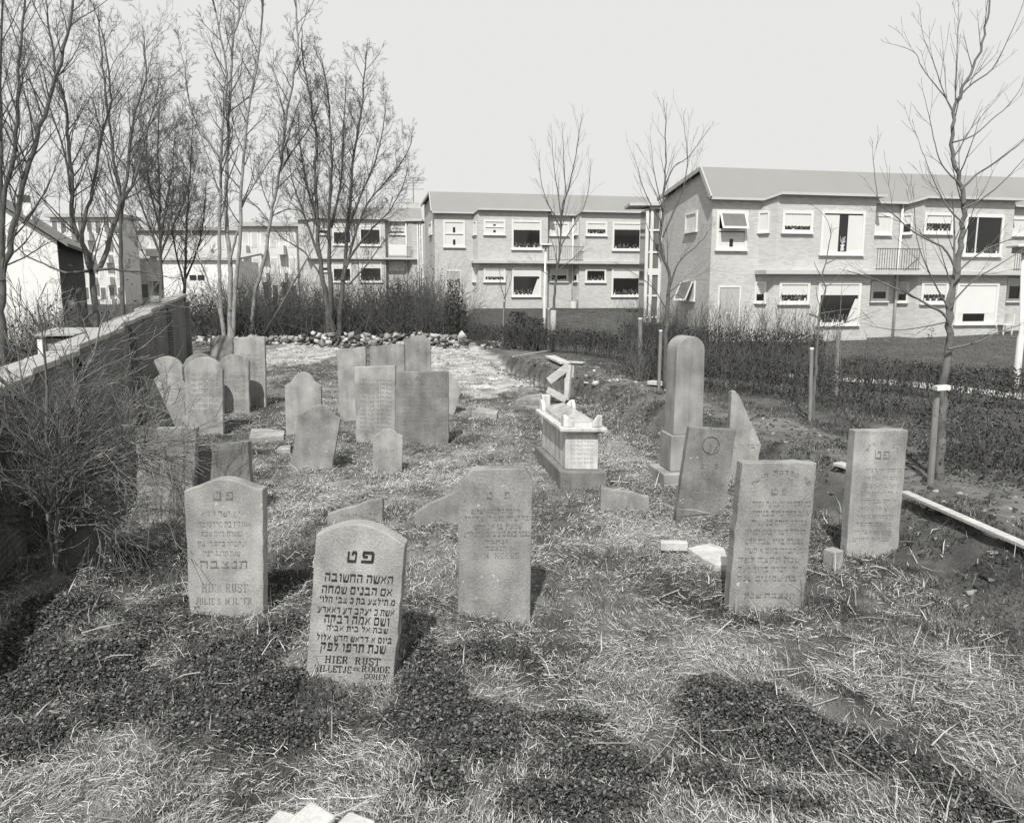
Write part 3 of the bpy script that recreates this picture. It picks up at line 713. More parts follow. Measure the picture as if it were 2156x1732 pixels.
# ---------------------------------------------------------------- gravestones
TEXTS = []
def stone(label, base, pts, thick=.12, yaw=0, lean=0, m='stone', bev=.008, text=(), name='gravestone', cat='gravestone', group=None, side=None, deep=.2):
    """base = pixel of the foot (sets the distance); pts = outline pixels, clockwise from top left, down to the ground line"""
    g0 = ground_hit(*base)
    n = Vector((math.sin(yaw) * math.cos(lean), -math.cos(yaw) * math.cos(lean), math.sin(lean)))
    W = [plane_hit(px, py, g0, n) for px, py in pts]
    dn = Vector((0, 0, -1)); dn = (dn - n * dn.dot(n)).normalized()
    W2_ = []
    for i in range(len(W)):                       # slightly worn, uneven edges
        a, c = W[i], W[(i + 1) % len(W)]; W2_.append(a); k_ = int((c - a).length / .07)
        if i < len(W) - 3 or i == len(W) - 1 or True:
            if i != len(W) - 2:
                for j in range(1, k_):
                    q_ = a.lerp(c, j / k_); e_ = (c - a).normalized().cross(n); W2_.append(q_ + e_ * (rnd.uniform(-.003, .003) - (.008 if rnd.random() < .06 else 0)))
    foot = [W[-2], W[-1]]; W = W2_
    ia, ib = W.index(foot[0]), W.index(foot[1])
    # push the two foot points below the turf
    W[ia] = W[ia] + dn * deep; W[ib] = W[ib] + dn * deep
    root = empty(name, g0, label, cat, group)
    b = MB(); b.prism(W[::-1], -n * thick)
    b.build('slab', M[m], root, bevel=bev)
    for t in text: TEXTS.append((root, g0 + n * .0025, n) + tuple(t))
    return root, g0, n
def arc(x0, x1, ybase, ytop, n=11, pw=1.0):
    o = []
    for k in range(n + 1):
        t = k / n; o.append((x0 + (x1 - x0) * t, ybase - (ybase - ytop) * math.sin(math.pi * t) ** pw))
    return o
def serp(x0, x1, ys, ytop, n=16, y1=None):
    """shoulders curving up into a central hump"""
    o = []; y1 = ys if y1 is None else y1
    for k in range(n + 1):
        t = k / n; f = (1 - math.cos(2 * math.pi * t)) / 2
        f = f ** .85
        o.append((x0 + (x1 - x0) * t, (ys + (y1 - ys) * t) - ((ys + (y1 - ys) * t) - ytop) * f))
    return o
H_ = lambda s: s[::-1]                                # Hebrew reads from the right
def line(s, x0, x1, yt, yb, sl=0.0, m='letter', x0b=None, heb=True):
    """one line of lettering: pixel corners of its box on the stone face, sl = rise of the right end"""
    return (H_(s) if heb else s, (x0, yb), (x1, yb + sl), (x0 + (0 if x0b is None else x0b), yt), m)
def arch(s, cx, cy, rx, ry, a0, a1, h, w, m='letter'):
    o = []; L_ = [c for c in s]
    for k, c in enumerate(L_):
        if c == ' ': continue
        a = R(a0 + (a1 - a0) * k / (len(L_) - 1)); x, y = cx + rx * math.cos(a), cy - ry * math.sin(a)
        tx, ty = -math.sin(a) * rx, -math.cos(a) * ry; l_ = math.hypot(tx, ty); tx, ty = -tx / l_, -ty / l_
        nx2, ny2 = ty, -tx
        if ny2 > 0: nx2, ny2 = -nx2, -ny2
        o.append((c, (x - tx * w / 2, y - ty * w / 2), (x + tx * w / 2, y + ty * w / 2), (x - tx * w / 2 + nx2 * h, y - ty * w / 2 + ny2 * h), m))
    return o
G1 = serp(387, 553, 1032, 1008, 18, 1030)
stone('pale gravestone with a curved shouldered top, front left beside the leafless bush', (475, 1300),
      G1 + [(555, 1290), (400, 1302)], .13, yaw=.02, lean=.03, m='stone_light', text=[
      line('נ', 448, 466, 1034, 1053), line('פ', 474, 490, 1034, 1052),
      line('איש ישר וירא', 423, 515, 1075, 1087, 0, 'letter_faint'), line('השובת בת מרדכי כהן', 412, 527, 1097, 1109, 0, 'letter_faint'),
      line('נפטרת ביום שבת', 424, 510, 1118, 1128, 0, 'letter_faint'), line('ונקברה ביום ראשון', 416, 518, 1139, 1149, 0, 'letter_faint'), line('שנת תרכג לפק', 428, 505, 1159, 1170, 0, 'letter_faint'),
      line('תנצבה', 421, 520, 1180, 1196, 0, 'letter'), line('HIER RUST', 425, 520, 1228, 1246, 0, 'letter_faint', heb=False), line('JULIE S. MULDER', 412, 530, 1258, 1272, 0, 'letter_faint', heb=False)])
# second: lettered in black, tilted
def tl(s, x0, x1, yt, yb, m='letter_dark', heb=True): return line(s, x0, x1, yt, yb, (x1 - x0) * .055, m, (yb - yt) * .115, heb)
G2 = [(665, 1126)] + [(x, 1126 + (x - 665) * .115 - 33 * math.sin(math.pi * (x - 665) / 188)) for x in range(682, 853, 14)] + [(853, 1148)]
stone('gravestone leaning to one side with black Hebrew and Dutch lettering, nearest in front', (735, 1442),
      G2 + [(826, 1448), (643, 1436)], .13, yaw=-.03, lean=.02, m='stone_light', text=[
      tl('ט', 730, 749, 1159, 1183), tl('פ', 759, 785, 1160, 1184),
      tl('האשה החשובה', 683, 826, 1205, 1222), tl('אם הבנים שמחה', 677, 824, 1231, 1247), tl('מ תילצע בת כ צבי הלוי', 672, 830, 1254, 1266),
      tl('אשת כ יעקב דע ראארע', 668, 829, 1275, 1288), tl('ושם אמה רבקה', 682, 818, 1293, 1310), tl('שבת אל בית אביה', 687, 815, 1315, 1326),
      tl('ביום א דראש חדש אלול', 666, 824, 1334, 1346), tl('שנת תרפו לפק', 674, 810, 1351, 1368),
      tl('________________________', 662, 824, 1379, 1380, 'letter_faint', False),
      tl('HIER  RUST', 684, 799, 1379, 1394, heb=False), tl('HILLETJE', 661, 738, 1398, 1412, heb=False), tl('DE', 744, 757, 1404, 1411, heb=False), tl('ROODE', 761, 819, 1400, 1413, heb=False),
      tl('COHEN', 766, 815, 1417, 1428, heb=False), tl('OVERLEDEN', 655, 712, 1430, 1438, heb=False)])
def t3(s, x0, x1, yt, yb, m='letter', heb=True): return line(s, x0, x1, yt, yb, -(x1 - x0) * .015, m, 0, heb)
stone('grey gravestone with clipped top corners and white lichen flecks, front centre', (1040, 1305),
      [(965, 1022), (991, 989), (1104, 986), (1121, 1012), (1116, 1300), (964, 1308)], .14, yaw=0.0, lean=.02, m='stone', text=[
      t3('ט', 1024, 1036, 1035, 1050), t3('פ', 1061, 1072, 1035, 1049), t3('הרבה מחכמה ושלום', 992, 1094, 1072, 1081, 'letter'), t3('בר יצחק הלוי ראש הקהל', 978, 1113, 1087, 1097),
      t3('שמעון בן אברהם', 1000, 1098, 1104, 1114), t3('נפטר בשם טוב ביום שבת קדש', 976, 1115, 1119, 1130), t3('ונקבר', 1022, 1068, 1137, 1144), t3('תנצבה', 1023, 1065, 1150, 1158), t3('H. M. NEEUS', 997, 1092, 1164, 1176, 'letter_faint', False)])
def t4(s, x0, x1, yt, yb, m='letter', heb=True): return line(s, x0, x1, yt, yb, (x1 - x0) * .0, m, (yb - yt) * .1, heb)
rows4 = ['בת החסידה והצנועה אסתר', 'אשת כהר נחום בנימין', 'צדיקה היתה במעשיה', 'רגליה רצו לבית תפלה', 'נפטרה בליל שבת קדש', 'ונקברה ביום א חשון', 'שנת תקצה לפק', 'יהי זכרה ברוך לעד', 'בת שמונים שנה']
stone('broad rectangular gravestone with many carved lines, near front right', (1620, 1285),
      [(1563, 974), (1720, 974), (1708, 1110), (1690, 1298), (1535, 1262)], .13, yaw=.06, lean=.03, m='stone', text=[
      t4('ט', 1623, 1637, 1028, 1041), t4('פ', 1645, 1657, 1028, 1041)] + [t4(s, 1584 - i * 5 + (i % 3) * 4, 1707 - i * 4, 1055 + i * 19.6, 1066 + i * 19.6) for i, s in enumerate(rows4)] +
      [t4('תנצבה שנת', 1566, 1672, 1248, 1258)] + arch('פה טמונה האשה', 1645, 1040, 62, 42, 30, 150, 8, 8))
rows5 = ['בן הזקן היקר כהר', 'יעקב בר משה סגל', 'נפטר בזקנה טובה', 'והלך לעולמו ביום', 'וקברו', 'ראש חדש ניסן', 'ולמחרתו נקבר', 'בשנת תקפד', 'תהא נפשו צרורה', 'בצרור החיים']
stone('tall rectangular gravestone with a shaded left edge, farthest right in front of the plank', (1835, 1172),
      [(1801, 906), (1913, 905), (1888, 1176), (1782, 1166)], .12, yaw=.13, lean=.02, m='stone_light', text=[
      line('ט', 1842, 1855, 949, 966), line('פ', 1859, 1873, 949, 966)] + [line(s, 1822 - i * 3, 1898 - i * 3, 986 + i * 16.2, 993 + i * 16.2, 0, 'letter_faint') for i, s in enumerate(rows5)] + arch('איש תם וישר', 1857, 960, 33, 25, 15, 165, 6, 6, 'letter_faint'))
rows6 = ['הבחור הנעים דוד', 'בן הקצין כהר אליהו', 'שהלך לעולמו בדמי ימיו', 'נפטר ערב שבת', 'ונקבר ביום ראשון', 'שנת תקצט', 'תנצבה']
r6, p6, n6 = stone('leaning dark gravestone with a carved ring near its top, beside the tall round pillar', (1472, 1092),
      [(1452, 899), (1550, 904), (1524, 1096), (1423, 1088)], .12, yaw=.04, lean=.03, m='stone_dark', text=[
      line('נ', 1474, 1483, 977, 985), line('פ', 1504, 1512, 977, 985)] + [line(s, 1457 - i * 2, 1533 - i * 3, 994 + i * 11, 1000 + i * 11, 0, 'letter_faint') for i, s in enumerate(rows6)] + arch('פה נטמן הבחור', 1498, 940, 38, 34, 25, 160, 6, 5, 'letter_faint'))
rg = []
for k in range(25):
    a = k / 24 * 2 * math.pi; rg.append(plane_hit(1497 + 18 * math.cos(a), 937 - 18 * math.sin(a), p6, n6) + n6 * .004)
b = MB(); b.tube(rg, .006, 5, cap=False); b.tube([plane_hit(1496, 934, p6, n6) + n6 * .004, plane_hit(1496, 945, p6, n6) + n6 * .004, plane_hit(1491, 953, p6, n6) + n6 * .004], .006, 5)
b.tube([plane_hit(1513, 930, p6, n6) + n6 * .004, plane_hit(1507, 945, p6, n6) + n6 * .004, plane_hit(1498, 954, p6, n6) + n6 * .004], .006, 5)
b.build('carved_ring', M['letter'], r6)
stone('tall broken shard of stone with a slanting edge, behind the round pillar', (1565, 1005),
      [(1541, 824), (1548, 822), (1558, 836), (1603, 937), (1600, 950), (1592, 1005), (1530, 1005)], .10, yaw=.1, lean=.02, m='stone_light',
      text=[line('קבר איש', 1545, 1598, 935, 943, 0, 'letter_faint')])
stone('short weathered gravestone stump with a hollowed broken top, before the white tomb', (1315, 1078),
      [(1266, 1020), (1275, 1027), (1290, 1031), (1310, 1033), (1335, 1036), (1352, 1044), (1367, 1045), (1368, 1078), (1264, 1074)], .09, yaw=.03, lean=.02, m='stone')
stone('broken low gravestone with a bright slanted top, behind the black lettered one', (745, 1112),
      [(690, 1082), (712, 1075), (745, 1066), (775, 1055), (790, 1052), (804, 1050), (806, 1112), (688, 1112)], .09, yaw=-.02, m='stone', text=[line('פה נקבר', 715, 795, 1083, 1088, -3, 'letter_faint'), line('בן יוסף', 712, 795, 1094, 1100, -2, 'letter_faint')])
stone('slanting slab fragment leaning behind the clipped corner gravestone', (935, 1105),
      [(872, 1082), (905, 1060), (940, 1045), (985, 1022), (990, 1105), (872, 1105)], .08, yaw=.0, m='stone')
stone('small leaning gravestone with a rounded shouldered top and a pale stain, left of centre', (655, 992),
      serp(626, 717, 872, 853, 16, 882) + [(697, 994), (612, 989)], .10, yaw=.05, lean=.03, m='stone')
stone('upright gravestone with a narrow humped top, standing behind the small leaning one', (640, 916),
      [(599, 812)] + [(610, 806)] + arc(613, 662, 803, 783, 8, .7) + [(665, 806), (676, 813), (678, 916), (602, 912)], .09, yaw=.02, m='stone_light')
stone('smallest upright gravestone with a notched shaped top, in front of the two broad stones', (815, 996),
      [(785, 918), (797, 914)] + arc(798, 836, 912, 903, 6) + [(837, 914), (848, 918), (846, 1001), (784, 995)], .08, yaw=.03, m='stone_light', text=[line('ילד טוב', 799, 832, 947, 951, 0, 'letter_faint'), line('בן משה', 799, 832, 961, 965, 0, 'letter_faint')])
stone('broad square topped dark gravestone covered in faint lines, right of the centre group', (888, 936),
      [(833, 783), (944, 782), (944, 938), (832, 932)], .11, yaw=.02, m='stone_dark', text=[line('נ', 872, 880, 793, 800), line('פ', 884, 892, 793, 800)] + [line('איש תם וישר הולך תמים כל ימיו', 846, 932, 808 + i * 8.5, 813 + i * 8.5, 0, 'letter_faint') for i in range(12)])
stone('square topped pale gravestone standing next to the broad dark one', (788, 930),
      [(746, 773), (832, 770), (832, 930), (750, 934)], .10, yaw=-.02, m='stone_light', text=[line('אשת חיל מי ימצא ורחק', 757, 825, 798 + i * 9, 803 + i * 9, 0, 'letter_faint') for i in range(13)])
stone('gravestone with a flat top partly hidden behind the pale square topped one', (745, 885),
      [(708, 737), (768, 730), (778, 885), (716, 880)], .10, yaw=-.05, m='stone_light', text=[line('פה נטמן', 745, 762, 788, 792, 0, 'letter_faint')])
stone('flat topped grey gravestone between the back pair of stones', (815, 862),
      [(778, 730), (851, 724), (853, 862), (782, 862)], .10, yaw=-.03, m='stone')
stone('farthest upright gravestone with a shallow stepped top near the rubble line', (880, 842),
      [(850, 716), (860, 714), (866, 708), (893, 706), (899, 712), (906, 716), (907, 842), (850, 842)], .10, yaw=0, m='stone')
stone('pointed broken slab peeping out at the right of the broad dark gravestone', (950, 872),
      [(930, 782), (946, 786), (962, 802), (966, 812), (971, 822), (958, 867), (945, 872), (930, 872)], .07, yaw=.05, m='stone_light')
# left cluster along the wall
stone('tall flat topped gravestone behind the round headed row by the wall', (527, 856),
      [(492, 711), (557, 709), (560, 857), (500, 857)], .10, yaw=.06, m='stone_light', text=[line('הנפטר בשם טוב', 500, 552, 745 + i * 9, 750 + i * 9, 0, 'letter_faint') for i in range(10)])
stone('round headed gravestone at the right end of the row by the wall', (497, 868),
      arc(463, 523, 760, 746, 10, .6) + [(525, 868), (470, 866)], .10, yaw=.06, m='stone_light', text=[line('פה נטמן איש', 474, 515, 790 + i * 10, 796 + i * 10, 0, 'letter_faint') for i in range(6)])
stone('tall round headed gravestone in the middle of the row by the wall', (435, 915),
      arc(387, 468, 778, 752, 12, .6) + [(470, 917), (398, 912)], .11, yaw=.05, m='stone_light', text=[line('מצבת קבורת אשה', 402, 458, 785 + i * 11, 791 + i * 11, 0, 'letter_faint') for i in range(8)])
stone('round headed gravestone showing just behind the tall middle one of the row', (420, 885),
      arc(385, 452, 768, 744, 10, .6) + [(455, 885), (390, 885)], .10, yaw=.04, m='stone')
stone('round headed gravestone at the left end of the row, behind a lower leaning one', (352, 890),
      arc(314, 383, 772, 750, 10, .6) + [(390, 890), (318, 890)], .10, yaw=.03, m='stone_light')
stone('low leaning gravestone with a blunt rounded head, in front of the row by the wall', (352, 905),
      [(312, 830), (318, 808)] + arc(325, 378, 797, 786, 8, .7) + [(388, 806), (398, 822), (396, 905), (308, 905)], .09, yaw=.08, lean=.05, m='stone_light')
stone('small dark round headed gravestone at the back by the rubble and bare trees', (466, 800),
      arc(443, 489, 718, 706, 8, .7) + [(490, 800), (440, 800)], .10, yaw=.04, m='stone')
stone('wide flat topped gravestone behind the bush, with Dutch words low on its face', (350, 1098),
      [(284, 902), (413, 900), (405, 1100), (290, 1096)], .10, yaw=.02, m='stone', text=[line('פה נטמנה אשה חשובה', 308, 396, 945 + i * 14, 952 + i * 14, 0, 'letter_faint') for i in range(9)] + [line('HIER RUST', 315, 392, 1071, 1084, 0, 'letter', heb=False)])
stone('dark gravestone with a pale flat top edge, right behind the front left stone', (462, 1085),
      [(391, 942), (522, 930), (530, 1085), (398, 1085)], .12, yaw=-.02, lean=.02, m='stone_dark', text=[line('נ', 443, 458, 965, 976, 0), line('פ', 462, 474, 964, 976, 0)])
stone('round headed gravestone half hidden by the leafless bush beside the wall', (235, 960),
      arc(185, 272, 862, 838, 12, .6) + [(280, 975), (190, 975)], .12, yaw=.12, m='stone')
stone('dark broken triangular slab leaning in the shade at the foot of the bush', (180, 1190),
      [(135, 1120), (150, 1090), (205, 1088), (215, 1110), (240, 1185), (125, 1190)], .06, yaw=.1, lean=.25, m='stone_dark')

# tall pillar with a rounded head
pb = ground_hit(1415, 1018)
pr = empty('grave_pillar', pb, 'tall granite pillar monument with a rounded head on a square base', 'monument')
yaw = .15; pe = Vector((math.cos(yaw), math.sin(yaw), 0)); pn = Vector((math.sin(yaw), -math.cos(yaw), 0)); up = Vector((0, 0, 1))
def pil(px, py): return plane_hit(px, py, pb + pn * 0, pn)
fl = pil(1418, 905); fr_ = pil(1480, 905); zc = pil(1447, 708).z; w_ = (fr_ - fl).dot(pe)
D_ = .38; cx = pb + pe * (fl - pb).dot(pe)
z1 = pil(1440, 916).z; zsh = zc - w_ * .46; z0 = float(pb.z) + .17
pts = []
wt = w_ * .93
for k in range(13):
    a = math.pi - math.pi * k / 12; pts.append((w_ / 2 + wt / 2 * math.cos(a), zsh + (zc - zsh) * math.sin(a)))
b = MB(); b.prism([cx + pe * x + up * (z - pb.z) + pn * 0 for x, z in [(w_, z1 + .004), (0, z1 + .004)][::-1] + [] + pts[::-1]], -pn * D_)
b.build('shaft', M['granite'], pr, bevel=.012)
b = MB(); b.frame_box(cx + pe * -.04 + pn * .03 + up * (z0 - pb.z + .004), pe * (w_ + .08), -pn * (D_ + .06), up * (z1 - z0)); b.build('pedestal', M['granite'], pr, bevel=.012)
b = MB(); b.frame_box(cx + pe * -.16 + pn * .14 + up * -.25, pe * (w_ + .32), -pn * (D_ + .28), up * (.25 + z0 - pb.z)); b.build('base_block', M['granite'], pr, bevel=.02)

# white chest tomb
tb = ground_hit(1222, 1028)
tr = empty('chest_tomb', tb, 'white marble chest tomb with corner ears on its hipped lid', 'tomb')
yaw = -.03; te = Vector((math.cos(yaw), math.sin(yaw), 0)); tn = Vector((math.sin(yaw), -math.cos(yaw), 0)); tdv = (-tn + te * -.20).normalized()
def th(px, py): return plane_hit(px, py, tb, tn)
pw0, pw1 = th(1180, 1020), th(1278, 1020); PW = (pw1 - pw0).dot(te); zpt = th(1230, 993).z; LN = 1.75
o0 = tb + te * (pw0 - tb).dot(te)
def TP(x, d, z): return o0 + te * x + tdv * d + up * (z - tb.z)
b = MB(); b.frame_box(TP(0, 0, tb.z - .3), te * PW, tdv * LN, up * (zpt - tb.z + .3)); b.build('plinth', M['stone_dark'], tr, bevel=.02)
bx0, bx1, bd0, bd1 = .09, PW - .09, .12, LN - .12
zl = th(1230, 912).z - .02
b = MB(); b.frame_box(TP(bx0, bd0, zpt + .004), te * (bx1 - bx0), tdv * (bd1 - bd0), up * (zl - zpt - .004)); b.build('chest', M['marble'], tr, bevel=.01)
for i in range(6): TEXTS.append((tr, TP(0, bd0 - .003, 0), tn, H_('שם טוב משמן טוב'), (1201, 930 + i * 9), (1249, 930 + i * 9), (1201, 926 + i * 9), 'marble_old'))
b = MB(); b.frame_box(TP(0, .02, zl + .03), te * PW, tdv * (LN - .04), up * .055); b.frame_box(TP(.04, .06, zl + .004), te * (PW - .08), tdv * (LN - .12), up * .025); b.build('lid_slab', M['marble'], tr, bevel=.012)
zt = zl + .087
q_ = [TP(.10, .14, zt), TP(PW - .10, .14, zt), TP(PW - .10, LN - .14, zt), TP(.10, LN - .14, zt)]; kz = .05
q2 = [p + up * kz for p in q_]; r1, r2 = TP(PW / 2, .55, zt + .17), TP(PW / 2, LN - .55, zt + .17)
b = MB()
for i in range(4): b.poly([q_[i], q_[(i + 1) % 4], q2[(i + 1) % 4], q2[i]])
b.build('lid_edge', M['marble'], tr)
b = MB(); b.poly([q2[0], q2[1], r1]); b.poly([q2[1], q2[2], r2, r1]); b.poly([q2[2], q2[3], r2]); b.poly([q2[3], q2[0], r1, r2]); b.build('hipped_lid', M['marble_old'], tr)
for (x, d, sx, sd) in ((.055, .09, 1, 1), (PW - .055, .09, -1, 1), (PW - .055, LN - .09, -1, -1), (.055, LN - .09, 1, -1)):
    e1 = te * sx; e2 = tdv * sd; c0 = TP(x, d, zt + .002); n_ = 7
    b = MB(); prof = [(0, 0)] + [(.15 * math.cos(math.pi / 2 * k / n_), .2 * math.sin(math.pi / 2 * k / n_)) for k in range(n_ + 1)]
    tri = [c0] + [c0 + e1 * (.12 * math.cos(math.pi / 2 * k / n_)) + up * (.155 * math.sin(math.pi / 2 * k / n_)) for k in range(n_ + 1)]
    b.prism(tri, e2 * .05)
    tri2 = [c0 + e2 * .053] + [c0 + e2 * (.053 + .12 * math.cos(math.pi / 2 * k / n_)) + up * (.155 * math.sin(math.pi / 2 * k / n_)) for k in range(n_ + 1)]
    b.prism(tri2, e1 * .05)
    b.build('corner_ear', M['marble'], tr, bevel=.006)

# ---------------------------------------------------------------- loose stones, timber, debris
def flat_piece(name, label, cat, pts, h, m, lift=0.02, tilt=0, bev=.01):
    W = []
    for px, py in pts:
        g_ = ground_hit(px, py); W.append(g_)
    zc_ = sum(p.z for p in W) / len(W)
    W = [Vector((p.x, p.y, p.z * .4 + zc_ * .6 + lift)) for p in W]
    b = MB(); b.prism([p + up * h for p in W], -up * (h + .06)); 
    c = sum(W, Vector()) / len(W)
    return tag(b.build(name, M[m], None, bevel=bev, org=(c.x, c.y, c.z)), label, cat)
flat_piece('broken_slab', 'flat pale slab lying in the grass beside the broad carved gravestone', 'slab', [(1447, 1166), (1495, 1158), (1524, 1170), (1536, 1200), (1505, 1200), (1478, 1188)], .05, 'white_stone')
def block(name, label, cat, base, w, d, h, yaw, m, lift=0, tilt=(0, 0), bev=.01):
    c = ground_hit(*base); b = MB(); b.box(-w / 2, w / 2, -d / 2, d / 2, -.02, h)
    o = b.build(name, M[m], None, bevel=bev); o.location = (c.x, c.y, c.z + lift); o.rotation_euler = (tilt[0], tilt[1], yaw)
    return tag(o, label, cat)
block('loose_brick', 'white brick lying in the grass left of the flat pale slab', 'brick', (1418, 1163), .27, .09, .07, -.06, 'white_stone', lift=.05)
block('stone_block', 'small cube of dressed stone between the two right hand gravestones', 'stone', (1753, 1192), .13, .13, .17, .5, 'stone_light')
block('white_block', 'white stone block at the bottom edge, tallest of three close together', 'stone', (640, 1778), .17, .26, .12, -.55, 'white_stone', tilt=(.05, .1), bev=.015)
block('white_block', 'white stone block cut by the bottom edge, leftmost of three close together', 'stone', (588, 1790), .2, .28, .10, -.35, 'white_stone', bev=.015)
block('white_block', 'white stone block at the bottom edge, small one right of the other two', 'stone', (738, 1786), .16, .2, .11, -.45, 'white_stone', bev=.015)
flat_piece('fallen_stone', 'low fallen stone in the grass right of the dark flat topped gravestone', 'stone', [(525, 933), (530, 912), (560, 911), (600, 914), (598, 928)], .07, 'stone_light')
flat_piece('fallen_stone', 'small pale stone lying left of the small leaning gravestone', 'stone', [(582, 955), (590, 946), (612, 943), (612, 955)], .05, 'stone_light')
flat_piece('fallen_stone', 'low pale slab with a peaked end lying right of the centre gravestones', 'stone', [(993, 878), (1010, 867), (1050, 874), (1046, 884)], .09, 'stone_light')
flat_piece('fallen_stone', 'long low grey slab lying left of the head of the white tomb', 'stone', [(1085, 850), (1105, 840), (1142, 835), (1142, 850)], .07, 'stone')
block('lichen_stone', 'pale stone upright at the back left corner of the white tomb', 'stone', (1148, 890), .16, .2, .55, .1, 'marble')
# planks
def plank(label, a, c, w, h, m, la=.06, lc=.06, name='plank', cat='plank'):
    A = ground_hit(*a); C_ = ground_hit(*c); A = A + up * la; C_ = C_ + up * lc; o = (A + C_) / 2
    b = MB(); b.beam(A, C_, w, h); return tag(b.build(name, M[m], None, bevel=.006, org=o), label, cat)
pk = []
A = Vector((4.36, 8.62, float(G(4.5, 8.6)) + .05)); C_ = Vector((4.52, 5.6, float(G(4.75, 5.6)) + .05))
a_ = plane_hit(1903, 1036, Vector((0, 0, A.z)), up); c_ = plane_hit(2200, 1166, Vector((0, 0, C_.z)), up)
b = MB(); b.beam(a_, c_, .10, .035); tag(b.build('plank', M['pale_wood'], None, bevel=.006, org=(a_ + c_) / 2), 'long pale plank laid along the top of the dark soil bank', 'plank')
plank('short pale board on the path behind the right hand gravestones', (1762, 985), (1795, 995), .16, .04, 'pale_wood')
plank('white board lying on the soil behind the broken timber frame', (1158, 757), (1190, 772), .3, .06, 'white_stone', .1, .1)
plank('pale boards lying at the edge of the back soil strip', (1190, 766), (1230, 768), .2, .05, 'pale_wood')
plank('white board lying on the path in front of the dark hedge', (1368, 812), (1425, 818), .22, .08, 'white_stone', .08, .08)
plank('long thin pole lying across the pale soil at the back', (1080, 755), (1180, 738), .06, .05, 'grey_wood')
plank('thin board lying along the far edge of the pale soil', (1130, 735), (1030, 722), .08, .05, 'grey_wood')
# broken timber frame
fb = ground_hit(1180, 845); fy = fb.y
tf = empty('timber_frame', fb, 'broken white timber frame lying askew behind the white tomb', 'timber frame')
F = lambda px, py, dy=0: at_y(px, py, fy + dy)
for nm, a, c, w, h in (('rail', F(1155, 802), F(1198, 770), .07, .16), ('post', F(1200, 768), F(1193, 842, -.1), .1, .07), ('post', F(1206, 770, .3), F(1203, 812, .3), .09, .06),
                       ('brace', F(1152, 820, -.2), F(1192, 842, -.3), .06, .13), ('slat', F(1190, 795), F(1189, 835), .05, .03), ('slat', F(1186, 785, .1), F(1200, 800, .1), .05, .04)):
    b = MB(); b.beam(a, c, w, h); b.build(nm, M['pale_wood'], tf)
# rubble
V, T, SH = [], [], []
def lump(c, r, sh):
    n0 = len(V); ax = nrg.normal(size=(8, 3)) * .27
    cub = np.array([[x, y, z] for z in (-1, 1) for y in (-1, 1) for x in (-1, 1)]) * np.array([1, rnd.uniform(.5, .9), rnd.uniform(.35, .8)]) + ax
    a, b2 = rnd.uniform(0, 6.28), rnd.uniform(-.6, .6)
    rz = np.array([[math.cos(a), -math.sin(a), 0], [math.sin(a), math.cos(a), 0], [0, 0, 1]]); rx = np.array([[1, 0, 0], [0, math.cos(b2), -math.sin(b2)], [0, math.sin(b2), math.cos(b2)]])
    p = cub @ (rz @ rx).T * r + np.array(c)
    V.extend(p.tolist()); SH.extend([sh] * 8)
    for f in ((0, 2, 3, 1), (4, 5, 7, 6), (0, 1, 5, 4), (2, 6, 7, 3), (0, 4, 6, 2), (1, 3, 7, 5)): T.append([n0 + i for i in f])
def rubble_line(pts, n, rr, spread, hmax):
    for _ in range(n):
        t = rnd.random() * (len(pts) - 1); i = int(t); f = t - i
        a, c = pts[i], pts[i + 1]; g_ = ground_hit(a[0] + (c[0] - a[0]) * f, a[1] + (c[1] - a[1]) * f)
        x, y = g_.x + rnd.gauss(0, spread), g_.y + rnd.gauss(0, spread)
        r = rnd.uniform(*rr) * rnd.choice((.7, 1, 1, 1.4)); z = float(G(x, y)) + rnd.uniform(0, hmax) * math.exp(-(abs(y - g_.y) / .7))
        lump((x, y, z), r, rnd.choice((.1, .16, .25, .36, .46, .07)))
rubble_line([(400, 716), (480, 722), (560, 720), (640, 724)], 260, (.035, .09), .5, .25)
rubble_line([(640, 722), (760, 728), (840, 728), (905, 724), (945, 728)], 560, (.04, .11), .45, .45)
rubble_line([(1040, 728), (1080, 734), (1110, 736)], 70, (.04, .1), .35, .15)
rubble_line([(1180, 790), (1260, 800), (1200, 820)], 45, (.02, .06), .5, .02)
rb = np_mesh('rubble', np.array(V), np.array(T), M['rubble'], shade=np.array(SH), k=4)
tag(rb, 'heaped line of broken pale bricks and stones across the back of the graveyard', 'rubble', kind='stuff')
# scattered pebbles and clods on the bank
V, T, SH = [], [], []
for _ in range(2600):
    y = rnd.uniform(5.0, 22); x = float(bank_x(y)) + rnd.uniform(-1.3, 1.3)
    lump((x, y, float(G(x, y))), rnd.choice((.008, .012, .014, .018, .03)), rnd.choice((.05, .05, .06, .08, .1, .12, .3)))
pb_ = np_mesh('clods', np.array(V), np.array(T), M['rubble'], shade=np.array(SH), k=4)
V, T, SH = [], [], []
for _ in range(6000):
    y = rnd.uniform(13, 28.5); x = rnd.uniform(-9, 3)
    if float(field(PALE, x, y, .35)) > .05 and x < bank_x(y) - .75 and x > wall_x(y) + .3: lump((x, y, float(G(x, y))), rnd.choice((.012, .016, .02, .03, .045)), rnd.choice((.22, .3, .36, .4, .5)))
pg_ = np_mesh('grit', np.array(V), np.array(T), M['rubble'], shade=np.array(SH), k=4)
tag(pg_, 'pale grit and small stones strewn over the bare sandy ground at the back', 'grit', kind='stuff')
tag(pb_, 'clods of dark earth and small pebbles scattered over the soil bank', 'clods', kind='stuff')

